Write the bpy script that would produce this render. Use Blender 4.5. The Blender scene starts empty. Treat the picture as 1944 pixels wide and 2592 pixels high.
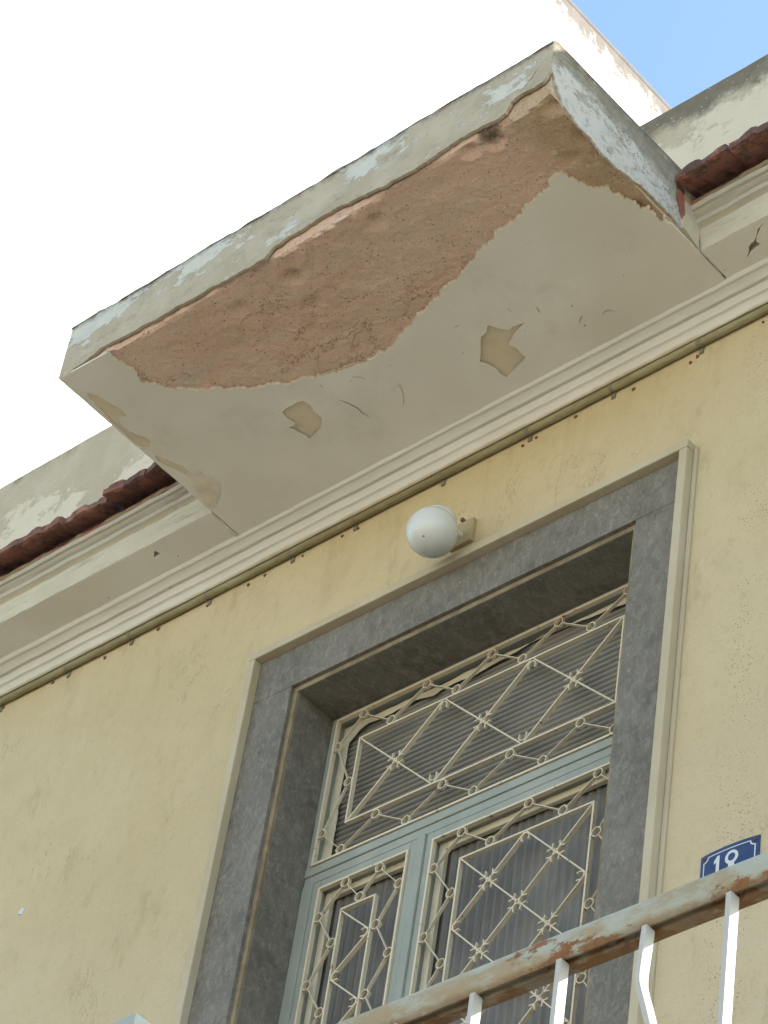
import bpy, bmesh, math, random
from mathutils import Vector, Matrix, noise
from mathutils.geometry import delaunay_2d_cdt

# ------------------------------------------------------------------ scene, camera, light
SC = bpy.context.scene
COL = SC.collection
random.seed(7)

cam_data = bpy.data.cameras.new('camera')
cam = bpy.data.objects.new('camera', cam_data)
COL.objects.link(cam)
RX = [[0.7501244, 0.6489357, 0.1272628], [-0.3838637, 0.5839903, -0.715265], [-0.5384813, 0.4876862, 0.6871682]]
cam.matrix_world = Matrix((
    (RX[0][0], -RX[1][0], -RX[2][0], 4.09),
    (RX[0][1], -RX[1][1], -RX[2][1], -4.0),
    (RX[0][2], -RX[1][2], -RX[2][2], 1.6),
    (0, 0, 0, 1)))
cam_data.sensor_fit = 'VERTICAL'
cam_data.sensor_height = 24.0
cam_data.lens = 8016.117 * 24.0 / 2592.0
cam_data.clip_start = 0.05
cam_data.clip_end = 2000.0
SC.camera = cam

SUN_DIR = Vector((0.60, 0.55, 0.58)).normalized()        # towards the sun: behind the house on the right, so the facade is in shade
SUN_EL = math.asin(SUN_DIR.z)
SUN_AZ = math.atan2(SUN_DIR.x, SUN_DIR.y)
world = bpy.data.worlds.new('World')
SC.world = world
world.use_nodes = True
wn = world.node_tree
sky = wn.nodes.new('ShaderNodeTexSky')
sky.sky_type = 'NISHITA'
sky.sun_disc = False
sky.sun_elevation = SUN_EL
sky.sun_rotation = SUN_AZ
sky.air_density = 1.0
sky.dust_density = 1.6
sky.ozone_density = 0.25
tint = wn.nodes.new('ShaderNodeMix')
tint.data_type = 'RGBA'
tint.blend_type = 'MULTIPLY'
tint.inputs[0].default_value = 1.0
tint.inputs[7].default_value = (0.96, 1.07, 1.02, 1.0)
wn.links.new(sky.outputs[0], tint.inputs[6])
wn.links.new(tint.outputs[2], wn.nodes['Background'].inputs[0])
wn.nodes['Background'].inputs[1].default_value = 0.15
sun_data = bpy.data.lights.new('sun', 'SUN')
sun_data.energy = 4.6
sun_data.angle = math.radians(0.5)
sun_data.color = (1.0, 0.94, 0.84)
sun = bpy.data.objects.new('sun', sun_data)
COL.objects.link(sun)
sun.rotation_euler = SUN_DIR.to_track_quat('Z', 'Y').to_euler()
sun.location = (6, 2, 20)

SC.view_settings.view_transform = 'Standard'
SC.view_settings.look = 'None'
SC.view_settings.exposure = 1.42
SC.view_settings.gamma = 1.0
SC.view_settings.use_curve_mapping = False
SC.render.engine = 'CYCLES'
SC.cycles.max_bounces = 8
SC.cycles.diffuse_bounces = 5

# outlines measured on the real surfaces, in metres
EXPOSED_EDGE = [(-0.6038, -0.7785), (-0.6105, -0.7589), (-0.6132, -0.7219), (-0.598, -0.6776), (-0.6137, -0.6441), (-0.5941, -0.6212), (-0.5735, -0.5906), (-0.5348, -0.5617), (-0.4922, -0.5282), (-0.4675, -0.5195), (-0.4323, -0.4958), (-0.381, -0.4633), (-0.3316, -0.4468), (-0.315, -0.4385), (-0.3044, -0.4236), (-0.267, -0.4208), (-0.2367, -0.4102), (-0.1989, -0.3993), (-0.1711, -0.395), (-0.1471, -0.3866), (-0.1086, -0.377), (-0.051, -0.3716), (-0.02, -0.3726), (0.0134, -0.3756), (0.0359, -0.384), (0.0783, -0.4023), (0.1154, -0.4145), (0.1521, -0.4221), (0.1813, -0.43), (0.2151, -0.4346), (0.237, -0.4518), (0.2743, -0.4519), (0.3038, -0.4563), (0.3301, -0.4745), (0.3777, -0.4878), (0.4152, -0.4979), (0.4639, -0.5132), (0.5054, -0.5199), (0.5443, -0.5238), (0.5671, -0.5343), (0.6033, -0.5441), (0.6393, -0.5538), (0.6795, -0.5689), (0.7075, -0.5734), (0.713, -0.5585), (0.7199, -0.5409), (0.7178, -0.5251), (0.7335, -0.5143), (0.7361, -0.491), (0.7674, -0.478), (0.7656, -0.4491), (0.7839, -0.4192), (0.7887, -0.3943), (0.7845, -0.3798), (0.8114, -0.37), (0.8049, -0.3571), (0.807, -0.3147), (0.8277, -0.3284), (0.8349, -0.3017)]
FASCIA_EDGE = [(-0.7895, 7.3308), (-0.7471, 7.3316), (-0.7113, 7.3406), (-0.667, 7.3487), (-0.6193, 7.3588), (-0.5664, 7.3483), (-0.4996, 7.3464), (-0.4167, 7.3427), (-0.3679, 7.3425), (-0.31, 7.3365), (-0.2549, 7.3405), (-0.1864, 7.3357), (-0.1106, 7.3301), (-0.0639, 7.33), (-0.0375, 7.3524), (0.0068, 7.3622), (0.0539, 7.357), (0.0832, 7.3635), (0.1279, 7.3682), (0.1818, 7.3622), (0.2362, 7.3514), (0.2967, 7.3446), (0.3272, 7.3341), (0.3707, 7.3369), (0.4225, 7.3312), (0.4644, 7.3406), (0.5134, 7.3492), (0.5555, 7.3538), (0.5981, 7.3537), (0.6268, 7.3504), (0.6703, 7.3408), (0.7012, 7.3442), (0.7143, 7.3776), (0.7478, 7.3876), (0.7833, 7.3806), (0.8103, 7.3848), (0.8274, 7.4154)]
SIDE_EDGE = [(-0.7733, 7.4269), (-0.7592, 7.4071), (-0.7378, 7.3779), (-0.7164, 7.3487), (-0.6934, 7.3383), (-0.658, 7.3321), (-0.6062, 7.3338), (-0.5695, 7.3201), (-0.517, 7.3218), (-0.4656, 7.3349), (-0.4226, 7.3477), (-0.3869, 7.349), (-0.342, 7.3505), (-0.2969, 7.3521), (-0.2598, 7.3457), (-0.2176, 7.3356)]
PATCH_A = [(-0.3785, -0.3594), (-0.3506, -0.3652), (-0.3282, -0.3644), (-0.3081, -0.361), (-0.3014, -0.3464), (-0.3024, -0.3268), (-0.3082, -0.3185), (-0.3046, -0.3059), (-0.3022, -0.2901), (-0.3159, -0.2747), (-0.3316, -0.2627), (-0.3546, -0.2555), (-0.3835, -0.2492), (-0.3823, -0.2636), (-0.389, -0.2784), (-0.4001, -0.3105), (-0.3818, -0.3085), (-0.375, -0.3142), (-0.3805, -0.3322), (-0.3819, -0.3454)]
PATCH_B = [(0.2545, -0.2941), (0.2714, -0.2695), (0.2875, -0.253), (0.3058, -0.2573), (0.3321, -0.2488), (0.2887, -0.2363), (0.257, -0.2156), (0.2663, -0.1952), (0.2636, -0.1781), (0.2648, -0.1585), (0.2413, -0.1506), (0.2118, -0.1419), (0.1797, -0.1301), (0.1752, -0.1522), (0.1781, -0.1694), (0.1712, -0.1931), (0.1593, -0.2106), (0.1885, -0.2431), (0.2169, -0.2756), (0.2387, -0.2795)]
EDGE_CHIP = [(-0.7607, -0.6965), (-0.7436, -0.6751), (-0.7352, -0.6318), (-0.7269, -0.6013), (-0.7314, -0.5793), (-0.7527, -0.5836), (-0.765, -0.5667), (-0.7652, -0.5315), (-0.7461, -0.4986), (-0.7425, -0.4759), (-0.7668, -0.4595), (-0.7844, -0.4855), (-0.7803, -0.5335), (-0.7803, -0.5859), (-0.7727, -0.637), (-0.7695, -0.6747)]
EDGE_CHIP_B = [(-0.7718, -0.4322), (-0.7496, -0.3888), (-0.7356, -0.3589), (-0.7387, -0.3198), (-0.7514, -0.3334), (-0.7646, -0.3731), (-0.7787, -0.4029)]
CRACKS = [[(-0.2259, -0.3132), (-0.2166, -0.2997), (-0.21, -0.2832), (-0.2033, -0.2666), (-0.2055, -0.2437), (-0.2007, -0.2324), (-0.2034, -0.22)], [(-0.2319, -0.3782), (-0.2325, -0.3647)], [(-0.1411, -0.3543), (-0.1241, -0.3405), (-0.122, -0.3263)], [(-0.0651, -0.2642), (-0.0711, -0.2423), (-0.0812, -0.2238), (-0.1056, -0.1991)], [(0.3919, -0.2729), (0.3855, -0.2542)], [(0.513, -0.1657), (0.5327, -0.168), (0.5435, -0.1542)], [(0.467, -0.1896), (0.448, -0.1748)], [(0.1792, -0.3339), (0.1948, -0.3346)], [(-0.0606, -0.2627), (-0.0823, -0.2238)], [(0.3281, -0.3117), (0.3303, -0.2964)]]
CORNICE_HOLE = [(1.0048, -0.1746), (0.9824, -0.1685), (0.9639, -0.1526), (0.9488, -0.1413), (0.9397, -0.1403), (0.928, -0.1339), (0.9219, -0.1236), (0.9003, -0.1074), (0.9238, -0.1186), (0.9366, -0.1207), (0.9529, -0.124), (0.9572, -0.1301), (0.9534, -0.1381), (0.9701, -0.1555), (0.9869, -0.169)]
CORNICE_FLAKE = [(-1.0292, -0.1631), (-1.0207, -0.1445), (-1.0488, -0.1455)]
REPAIR = [(-0.7453, -0.3397), (-0.7111, -0.3222), (-0.7082, -0.2893), (-0.697, -0.2561), (-0.7267, -0.2288), (-0.7709, -0.1952), (-0.7859, -0.2155), (-0.7713, -0.2583), (-0.7598, -0.2975)]
GOUGES = [(0.6509, -0.7666), (0.629, -0.7314), (0.611, -0.7693), (0.5665, -0.7412), (0.817, -0.7665), (0.809, -0.7309), (0.8067, -0.6244), (0.7414, -0.5856), (0.789, -0.3811), (-0.2335, -0.6843), (-0.0542, -0.6873), (-0.0652, -0.5931), (-0.0445, -0.6852), (0.2379, -0.7042)]
SASH_OUT = [(-0.5158, 6.7121), (-0.5112, 6.291)]
SASH_IN = [(-0.4814, 6.2788), (-0.4825, 6.3791), (-0.4865, 6.4864), (-0.4867, 6.5747), (-0.4874, 6.645), (-0.4565, 6.6741), (-0.4261, 6.6838), (-0.3897, 6.6809), (-0.3385, 6.6828), (-0.2723, 6.6874), (-0.2121, 6.6769), (-0.1899, 6.6841), (-0.1447, 6.6845), (-0.0841, 6.6792), (-0.0303, 6.6863), (0.0238, 6.6883), (0.0721, 6.6976), (0.1332, 6.7099), (0.1695, 6.7038), (0.2585, 6.6948), (0.3024, 6.6915), (0.346, 6.6883), (0.385, 6.685)]
SASH_TOP = [(-0.5158, 6.7121), (-0.4103, 6.7081), (-0.1732, 6.7016), (-0.0101, 6.7046), (0.1962, 6.7023), (0.383, 6.7068)]
LEAF_SASH = [[(-0.477, 6.1684), (-0.4588, 6.1539), (-0.223, 6.1699)], [(-0.1108, 6.1583), (-0.0907, 6.1464), (0.3743, 6.1308)]]
SPOTS = [(-1.56, 7.23), (-1.35, 7.223), (-1.145, 7.227), (-0.957, 7.221), (-0.805, 7.221), (-0.746, 7.225), (-0.609, 7.225), (-0.469, 7.224), (-0.412, 7.221), (-1.76, 7.231), (0.141, 7.216), (0.31, 7.224), (0.492, 7.217), (0.686, 7.217), (0.666, 7.207), (0.881, 7.219), (0.185, 7.221)]
FLECK = [(-1.435, 6.381)]

# ------------------------------------------------------------------ materials
class Mat:
    """small helper round a Principled material"""
    def __init__(self, name, rough=0.8, spec=0.3):
        self.m = bpy.data.materials.new(name)
        self.m.use_nodes = True
        self.nt = self.m.node_tree
        self.b = self.nt.nodes['Principled BSDF']
        self.b.inputs['Roughness'].default_value = rough
        self.b.inputs['Specular IOR Level'].default_value = spec
        self.pos = self.nt.nodes.new('ShaderNodeNewGeometry').outputs['Position']
        self.height = None
    def link(self, a, b): self.nt.links.new(a, b)
    def coords(self, stretch=(1, 1, 1), off=(0, 0, 0), rot=(0, 0, 0)):
        n = self.nt.nodes.new('ShaderNodeMapping')
        n.inputs['Scale'].default_value = stretch
        n.inputs['Location'].default_value = off
        n.inputs['Rotation'].default_value = rot
        self.link(self.pos, n.inputs[0])
        return n.outputs[0]
    def noise(self, scale, detail=6, rough=0.6, stretch=(1, 1, 1), off=(0, 0, 0), rot=(0, 0, 0), dist=0.0):
        n = self.nt.nodes.new('ShaderNodeTexNoise')
        n.inputs['Scale'].default_value = scale
        n.inputs['Detail'].default_value = detail
        n.inputs['Roughness'].default_value = rough
        n.inputs['Distortion'].default_value = dist
        self.link(self.coords(stretch, off, rot), n.inputs['Vector'])
        return n.outputs['Fac']
    def voro(self, scale, stretch=(1, 1, 1), feature='F1', off=(0, 0, 0)):
        n = self.nt.nodes.new('ShaderNodeTexVoronoi')
        n.feature = feature
        n.inputs['Scale'].default_value = scale
        self.link(self.coords(stretch, off), n.inputs['Vector'])
        return n.outputs['Distance']
    def cells(self, scale):
        n = self.nt.nodes.new('ShaderNodeTexVoronoi')
        n.inputs['Scale'].default_value = scale
        self.link(self.coords(), n.inputs['Vector'])
        sp = self.nt.nodes.new('ShaderNodeSeparateColor')
        self.link(n.outputs['Color'], sp.inputs[0])
        return sp.outputs[0]
    def axis(self, i):
        n = self.nt.nodes.new('ShaderNodeSeparateXYZ')
        self.link(self.pos, n.inputs[0])
        return n.outputs[i]
    def ramp(self, fac, lo, hi, smooth=True):
        n = self.nt.nodes.new('ShaderNodeMapRange')
        n.clamp = True
        if smooth: n.interpolation_type = 'SMOOTHSTEP'
        n.inputs['From Min'].default_value = min(lo, hi)
        n.inputs['From Max'].default_value = max(lo, hi)
        n.inputs['To Min'].default_value = 0.0 if hi > lo else 1.0
        n.inputs['To Max'].default_value = 1.0 if hi > lo else 0.0
        self.link(fac, n.inputs['Value'])
        return n.outputs['Result']
    def math(self, op, a, b=None):
        n = self.nt.nodes.new('ShaderNodeMath')
        n.operation = op
        for i, v in enumerate((a, b)):
            if v is None: continue
            if isinstance(v, (int, float)): n.inputs[i].default_value = v
            else: self.link(v, n.inputs[i])
        return n.outputs[0]
    def mix(self, fac, a, b):
        n = self.nt.nodes.new('ShaderNodeMix')
        n.data_type = 'RGBA'
        if isinstance(fac, (int, float)): n.inputs[0].default_value = fac
        else: self.link(fac, n.inputs[0])
        for i, v in ((6, a), (7, b)):
            if isinstance(v, (tuple, list)): n.inputs[i].default_value = tuple(v[:3]) + (1,)
            else: self.link(v, n.inputs[i])
        return n.outputs[2]
    def color(self, c):
        if isinstance(c, (tuple, list)): self.b.inputs['Base Color'].default_value = tuple(c[:3]) + (1,)
        else: self.link(c, self.b.inputs['Base Color'])
        return self
    def bump(self, h, strength=0.5, dist=0.004):
        n = self.nt.nodes.new('ShaderNodeBump')
        n.inputs['Strength'].default_value = strength
        n.inputs['Distance'].default_value = dist
        self.link(h, n.inputs['Height'])
        if self.height is not None: self.link(self.height, n.inputs['Normal'])
        self.height = n.outputs[0]
        self.link(self.height, self.b.inputs['Normal'])
        return self

M = {}

# yellow lime stucco of the facade: grain, pits, broad stains
m = Mat('yellow_stucco', 0.9, 0.15)
c = m.mix(m.ramp(m.noise(1.6, 5, 0.6), 0.35, 0.7), (0.585, 0.475, 0.285), (0.635, 0.525, 0.335))
c = m.mix(m.math('MULTIPLY', m.ramp(m.noise(4.5, 7, 0.7, (1.0, 1, 0.45)), 0.52, 0.75), 0.55), c, (0.46, 0.355, 0.195))
c = m.mix(m.math('MULTIPLY', m.ramp(m.noise(2.2, 4, 0.6, off=(3, 1, 5)), 0.5, 0.8), 0.5), c, (0.66, 0.565, 0.395))
low = m.ramp(m.math('ADD', m.axis(2), m.math('MULTIPLY', m.noise(3, 3), 0.5)), 6.9, 5.5)
c = m.mix(m.math('MULTIPLY', low, 0.55), c, (0.65, 0.555, 0.40))
fine = m.noise(130, 5, 0.7)
c = m.mix(m.math('MULTIPLY', m.ramp(fine, 0.52, 0.70), 0.45), c, (0.72, 0.61, 0.41))
c = m.mix(m.math('MULTIPLY', m.ramp(m.noise(160, 5, 0.75, off=(4, 4, 4)), 0.56, 0.70), 0.4), c, (0.34, 0.27, 0.15))
hl = m.ramp(m.math('ABSOLUTE', m.math('SUBTRACT', m.noise(3.2, 8, 0.68, (1.6, 1, 0.7), (3.3, 0, 6.1)), 0.5)), 0.0045, 0.0015)
c = m.mix(m.math('MULTIPLY', m.math('MULTIPLY', hl, m.ramp(m.noise(2.4, 3, off=(8, 0, 2)), 0.54, 0.62)), 0.6), c, (0.26, 0.20, 0.11))
c = m.mix(m.math('MULTIPLY', m.ramp(m.noise(26, 6, 0.75), 0.52, 0.72), 0.35), c, (0.41, 0.33, 0.18))
c = m.mix(m.math('MULTIPLY', m.ramp(m.noise(7, 8, 0.75, (1.3, 1, 0.5), (5, 0, 8)), 0.53, 0.68), 0.4), c, (0.38, 0.30, 0.165))
dr = m.math('MULTIPLY', m.ramp(m.noise(7, 6, 0.65, (1.6, 1, 0.10), (2, 0, 1)), 0.50, 0.66), m.ramp(m.math('ADD', m.axis(2), m.math('MULTIPLY', m.noise(5, 4), 0.4)), 6.9, 7.42))
c = m.mix(m.math('MULTIPLY', dr, 0.2), c, (0.40, 0.31, 0.175))
zone = m.math('MULTIPLY', m.ramp(m.math('ABSOLUTE', m.math('SUBTRACT', m.axis(0), 0.90)), 0.10, 0.03), m.ramp(m.noise(5, 4, off=(1, 0, 2)), 0.40, 0.55))
thr = m.math('ADD', 0.12, m.math('MULTIPLY', zone, 0.10))
dots = m.math('LESS_THAN', m.voro(115), thr)
sparse = m.math('MAXIMUM', m.ramp(m.noise(9, 4, 0.7, off=(7, 0, 3)), 0.45, 0.62), zone)
dots = m.math('MULTIPLY', dots, sparse)
c = m.mix(m.math('MULTIPLY', dots, 0.6), c, (0.17, 0.12, 0.065))
m.color(c)
m.bump(m.noise(18, 5, 0.6), 0.35, 0.012)
m.bump(m.noise(110, 6, 0.8), 0.9, 0.004)
M['stucco'] = m.m

# grey off-white distemper paint of the canopy soffit
m = Mat('soffit_paint', 0.9, 0.15)
c = m.mix(m.ramp(m.noise(2.5, 5, 0.6), 0.35, 0.7), (0.735, 0.71, 0.65), (0.78, 0.765, 0.715))
c = m.mix(m.math('MULTIPLY', m.ramp(m.noise(7, 6, 0.7), 0.52, 0.75), 0.4), c, (0.57, 0.53, 0.45))
c = m.mix(m.math('MULTIPLY', m.ramp(m.noise(1.3, 3, 0.5, off=(2, 5, 0)), 0.45, 0.6), 0.35), c, (0.60, 0.555, 0.46))
c = m.mix(m.math('MULTIPLY', m.ramp(m.noise(70, 6, 0.8), 0.66, 0.74), 0.5), c, (0.36, 0.32, 0.26))
c = m.mix(m.math('MULTIPLY', m.math('LESS_THAN', m.voro(24), 0.06), m.ramp(m.noise(5, 2), 0.5, 0.6)), c, (0.2, 0.17, 0.13))
m.color(c)
m.bump(m.noise(3.2, 4, 0.5), 0.5, 0.02)
m.bump(m.noise(60, 4, 0.6), 0.15, 0.002)
M['soffit'] = m.m

# tan base coat seen where the paint film has come off
m = Mat('tan_plaster', 0.92, 0.1)
c = m.mix(m.ramp(m.noise(11, 5, 0.6), 0.35, 0.7), (0.66, 0.57, 0.43), (0.72, 0.635, 0.495))
m.color(c); m.bump(m.noise(120, 4, 0.7), 0.3, 0.002)
M['tan'] = m.m

# reddish lime mortar laid bare on the underside of the canopy
m = Mat('bare_red_mortar', 0.95, 0.1)
c = m.mix(m.ramp(m.noise(5, 6, 0.65, (0.6, 1.4, 1)), 0.35, 0.68), (0.68, 0.475, 0.375), (0.74, 0.555, 0.455))
c = m.mix(m.math('MULTIPLY', m.ramp(m.noise(9, 6, 0.7, (0.5, 1.6, 1), (4, 2, 0)), 0.52, 0.7), 0.6), c, (0.62, 0.52, 0.42))
c = m.mix(m.math('MULTIPLY', m.ramp(m.noise(3.0, 4, 0.6, (0.8, 1.5, 1), (1, 7, 0)), 0.55, 0.72), 0.55), c, (0.70, 0.44, 0.335))
dx = m.math('SUBTRACT', m.axis(0), 0.628); dy = m.math('MULTIPLY', m.math('ADD', m.axis(1), 0.745), 1.3)
rad = m.math('SQRT', m.math('ADD', m.math('MULTIPLY', dx, dx), m.math('MULTIPLY', dy, dy)))
rad = m.math('ADD', rad, m.math('MULTIPLY', m.noise(26, 6, 0.7), 0.06))
c = m.mix(m.math('MULTIPLY', m.ramp(rad, 0.075, 0.045), 0.8), c, (0.10, 0.075, 0.06))
edge = m.ramp(m.math('ADD', m.axis(0), m.math('MULTIPLY', m.noise(14, 5), 0.25)), 0.76, 0.90)
c = m.mix(m.math('MULTIPLY', edge, 0.7), c, (0.42, 0.315, 0.19))
c = m.mix(m.math('MULTIPLY', m.math('LESS_THAN', m.voro(80), 0.17), m.ramp(m.noise(20, 4, 0.7), 0.45, 0.6)), c, (0.14, 0.10, 0.075))
c = m.mix(m.math('MULTIPLY', m.ramp(m.noise(130, 6, 0.8), 0.56, 0.68), 0.3), c, (0.42, 0.275, 0.20))
c = m.mix(m.math('MULTIPLY', m.ramp(m.noise(100, 6, 0.8, off=(3, 3, 0)), 0.58, 0.68), 0.35), c, (0.70, 0.58, 0.47))
c = m.mix(m.math('MULTIPLY', m.ramp(m.noise(38, 6, 0.75), 0.68, 0.76), 0.6), c, (0.55, 0.49, 0.40))
ag = m.cells(230)
c = m.mix(m.math('MULTIPLY', m.ramp(ag, 0.84, 0.92), 0.30), c, (0.70, 0.58, 0.47))
c = m.mix(m.math('MULTIPLY', m.ramp(ag, 0.14, 0.06), 0.30), c, (0.36, 0.24, 0.18))
ag2 = m.cells(62)
c = m.mix(m.math('MULTIPLY', m.ramp(ag2, 0.965, 0.985), 0.45), c, (0.66, 0.60, 0.52))
sm = m.ramp(m.noise(5, 9, 0.78, (0.35, 1.6, 1), (7, 3, 0)), 0.585, 0.63)
c = m.mix(m.math('MULTIPLY', sm, 0.6), c, (0.60, 0.53, 0.44))
ck = m.ramp(m.math('ABSOLUTE', m.math('SUBTRACT', m.noise(4.2, 9, 0.7, (0.7, 1.3, 1), (2, 6, 0), dist=0.5), 0.5)), 0.006, 0.002)
c = m.mix(m.math('MULTIPLY', m.math('MULTIPLY', ck, m.ramp(m.noise(3, 3, off=(5, 5, 0)), 0.5, 0.6)), 0.8), c, (0.12, 0.08, 0.06))
m.color(c)
m.bump(m.voro(200), 0.3, 0.002)
m.bump(m.noise(26, 6, 0.75), 0.35, 0.006)
m.bump(m.noise(120, 6, 0.8), 0.8, 0.004)
M['mortar'] = m.m

# weathered cement fascia with flakes of whitewash and soot along the top arris
m = Mat('weathered_fascia', 0.9, 0.15)
c = m.mix(m.ramp(m.noise(8, 6, 0.65), 0.35, 0.7), (0.41, 0.345, 0.255), (0.49, 0.425, 0.325))
c = m.mix(m.math('MULTIPLY', m.ramp(m.noise(5, 5, 0.6, (0.6, 1, 1.4), (3, 0, 1)), 0.54, 0.72), 0.6), c, (0.30, 0.25, 0.175))
rise = m.math('MULTIPLY', m.math('SUBTRACT', m.axis(2), 7.455), 0.95)
fl = m.math('ADD', m.noise(6.5, 9, 0.72, (0.62, 1, 1.25), (2.3, 0, 0.4), (0, 0.45, 0)), rise)
flake = m.ramp(m.math('ADD', fl, m.math('MULTIPLY', m.math('SUBTRACT', m.noise(40, 7, 0.75), 0.5), 0.16)), 0.522, 0.535, False)
c = m.mix(flake, c, m.mix(m.noise(30, 4), (0.53, 0.515, 0.45), (0.60, 0.59, 0.525)))
soot = m.math('MULTIPLY', m.ramp(m.math('ADD', m.axis(2), m.math('MULTIPLY', m.noise(22, 9, 0.8), 0.10)), 7.545, 7.58), 0.85)
c = m.mix(m.math('MULTIPLY', m.ramp(m.noise(13, 9, 0.8, (0.6, 1, 1.2), (8, 0, 4)), 0.52, 0.64), 0.55), c, (0.25, 0.205, 0.15))
c = m.mix(m.math('MULTIPLY', m.ramp(m.noise(34, 8, 0.8, (0.8, 1, 1), (3, 0, 9)), 0.60, 0.66), 0.6), c, (0.60, 0.58, 0.51))
c = m.mix(soot, c, (0.13, 0.105, 0.095))
c = m.mix(m.math('MULTIPLY', m.ramp(m.noise(60, 5, 0.7), 0.62, 0.72), 0.45), c, (0.16, 0.13, 0.10))
m.color(c)
m.bump(flake, 0.6, 0.0025); m.bump(m.noise(70, 5, 0.7), 0.4, 0.003)
M['fascia'] = m.m

# canopy end face: whitewash gone chalky, lichen and soot above, flaked grey
m = Mat('chalky_end_face', 0.9, 0.15)
c = m.mix(m.noise(12, 4), (0.47, 0.455, 0.425), (0.58, 0.565, 0.53))
fl = m.ramp(m.math('ADD', m.noise(9, 9, 0.72, (1, 0.7, 1.5), (1.3, 2, 0)), m.math('MULTIPLY', m.math('SUBTRACT', m.axis(2), 7.43), 0.9)), 0.525, 0.54, False)
c = m.mix(fl, c, m.mix(m.noise(20, 5), (0.36, 0.33, 0.27), (0.43, 0.41, 0.36)))
crk = m.ramp(m.math('ABSOLUTE', m.math('SUBTRACT', m.noise(11, 7, 0.7, (1, 1, 1), (3, 1, 4), dist=0.6), 0.5)), 0.012, 0.004)
c = m.mix(m.math('MULTIPLY', crk, m.ramp(m.noise(6, 3), 0.48, 0.6)), c, (0.22, 0.19, 0.16))
c = m.mix(m.math('MULTIPLY', m.ramp(m.noise(34, 7, 0.75), 0.52, 0.60), 0.65), c, (0.31, 0.275, 0.22))
c = m.mix(m.math('MULTIPLY', m.ramp(m.noise(8, 9, 0.8, (1, 0.7, 1.2), (5, 5, 1)), 0.52, 0.60), 0.6), c, (0.35, 0.315, 0.25))
soot = m.ramp(m.math('ADD', m.axis(2), m.math('MULTIPLY', m.noise(15, 10, 0.82, (1, 0.5, 1)), 0.26)), 7.585, 7.625)
c = m.mix(m.math('MULTIPLY', soot, 0.88), c, m.mix(m.noise(40, 4), (0.12, 0.105, 0.09), (0.34, 0.31, 0.24)))
m.color(c)
m.bump(fl, 0.6, 0.003); m.bump(m.noise(60, 5, 0.7), 0.4, 0.003)
M['endface'] = m.m

# parapet: grey-brown render, cream limewash left low down, black growth at the top
m = Mat('parapet_render', 0.92, 0.12)
c = m.mix(m.ramp(m.noise(6, 6, 0.65), 0.35, 0.7), (0.45, 0.375, 0.27), (0.53, 0.455, 0.34))
lw = m.math('SUBTRACT', m.noise(3.4, 9, 0.7, (0.8, 1, 1.2), (6.2, 0, 0.7)), m.math('MULTIPLY', m.math('SUBTRACT', m.axis(2), 8.05), 0.75))
lw = m.math('ADD', lw, m.math('MULTIPLY', m.ramp(m.axis(0), 0.0, 0.8), 0.12))
lime = m.ramp(m.math('ADD', lw, m.math('MULTIPLY', m.math('SUBTRACT', m.noise(30, 8, 0.8), 0.5), 0.14)), 0.480, 0.515, False)
c = m.mix(lime, c, m.mix(m.noise(14, 4), (0.60, 0.51, 0.385), (0.68, 0.59, 0.465)))
grow = m.ramp(m.math('ADD', m.axis(2), m.math('ADD', m.math('MULTIPLY', m.noise(5, 9, 0.78, (0.8, 1, 0.8)), 0.42), m.math('MULTIPLY', m.ramp(m.axis(0), -0.5, 0.5), 0.13))), 8.52, 8.62)
c = m.mix(m.math('MULTIPLY', grow, 0.85), c, m.mix(m.noise(30, 5), (0.085, 0.07, 0.06), (0.20, 0.165, 0.12)))
c = m.mix(m.math('MULTIPLY', m.math('LESS_THAN', m.voro(40), 0.12), 0.5), c, (0.6, 0.58, 0.48))
m.color(c)
m.bump(lime, 0.4, 0.002); m.bump(m.noise(45, 6, 0.7), 0.5, 0.005)
M['parapet'] = m.m

# cornice fascia and mouldings
m = Mat('cream_cornice', 0.9, 0.15)
c = m.mix(m.ramp(m.noise(6, 6, 0.65, (0.5, 1, 1)), 0.35, 0.7), (0.55, 0.50, 0.385), (0.63, 0.575, 0.45))
c = m.mix(m.math('MULTIPLY', m.ramp(m.noise(14, 7, 0.75, (0.35, 1, 2.2)), 0.52, 0.7), 0.7), c, (0.35, 0.315, 0.25))
up = m.ramp(m.math('ADD', m.axis(2), m.math('MULTIPLY', m.noise(9, 5, 0.7, (0.5, 1, 1)), 0.04)), 7.415, 7.43)
c = m.mix(m.math('MULTIPLY', up, 0.6), c, (0.42, 0.40, 0.345))
red = m.math('MULTIPLY', m.ramp(m.math('ADD', m.axis(2), m.math('MULTIPLY', m.noise(14, 5, 0.7, (0.6, 1, 1)), 0.05)), 7.462, 7.470), m.ramp(m.noise(7, 5, 0.7, (0.8, 1, 1), (2, 0, 0)), 0.42, 0.52))
c = m.mix(m.math('MULTIPLY', red, 0.85), c, m.mix(m.ramp(m.noise(9, 3), 0.4, 0.6), (0.42, 0.32, 0.18), (0.42, 0.13, 0.085)))
c = m.mix(m.math('MULTIPLY', m.ramp(m.noise(30, 8, 0.8, (0.12, 1, 2.0)), 0.56, 0.66), 0.55), c, (0.25, 0.215, 0.165))
m.color(c); m.bump(m.noise(60, 5, 0.7), 0.35, 0.003)
M['cornice'] = m.m
m = Mat('pale_moulding', 0.88, 0.18)
c = m.mix(m.ramp(m.noise(5, 5, 0.6, (0.5, 1, 1)), 0.35, 0.7), (0.63, 0.62, 0.56), (0.69, 0.68, 0.625))
drt = m.ramp(m.math('ADD', m.axis(2), m.math('MULTIPLY', m.noise(24, 6, 0.7, (0.4, 1, 1)), 0.02)), 7.285, 7.272)
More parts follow.
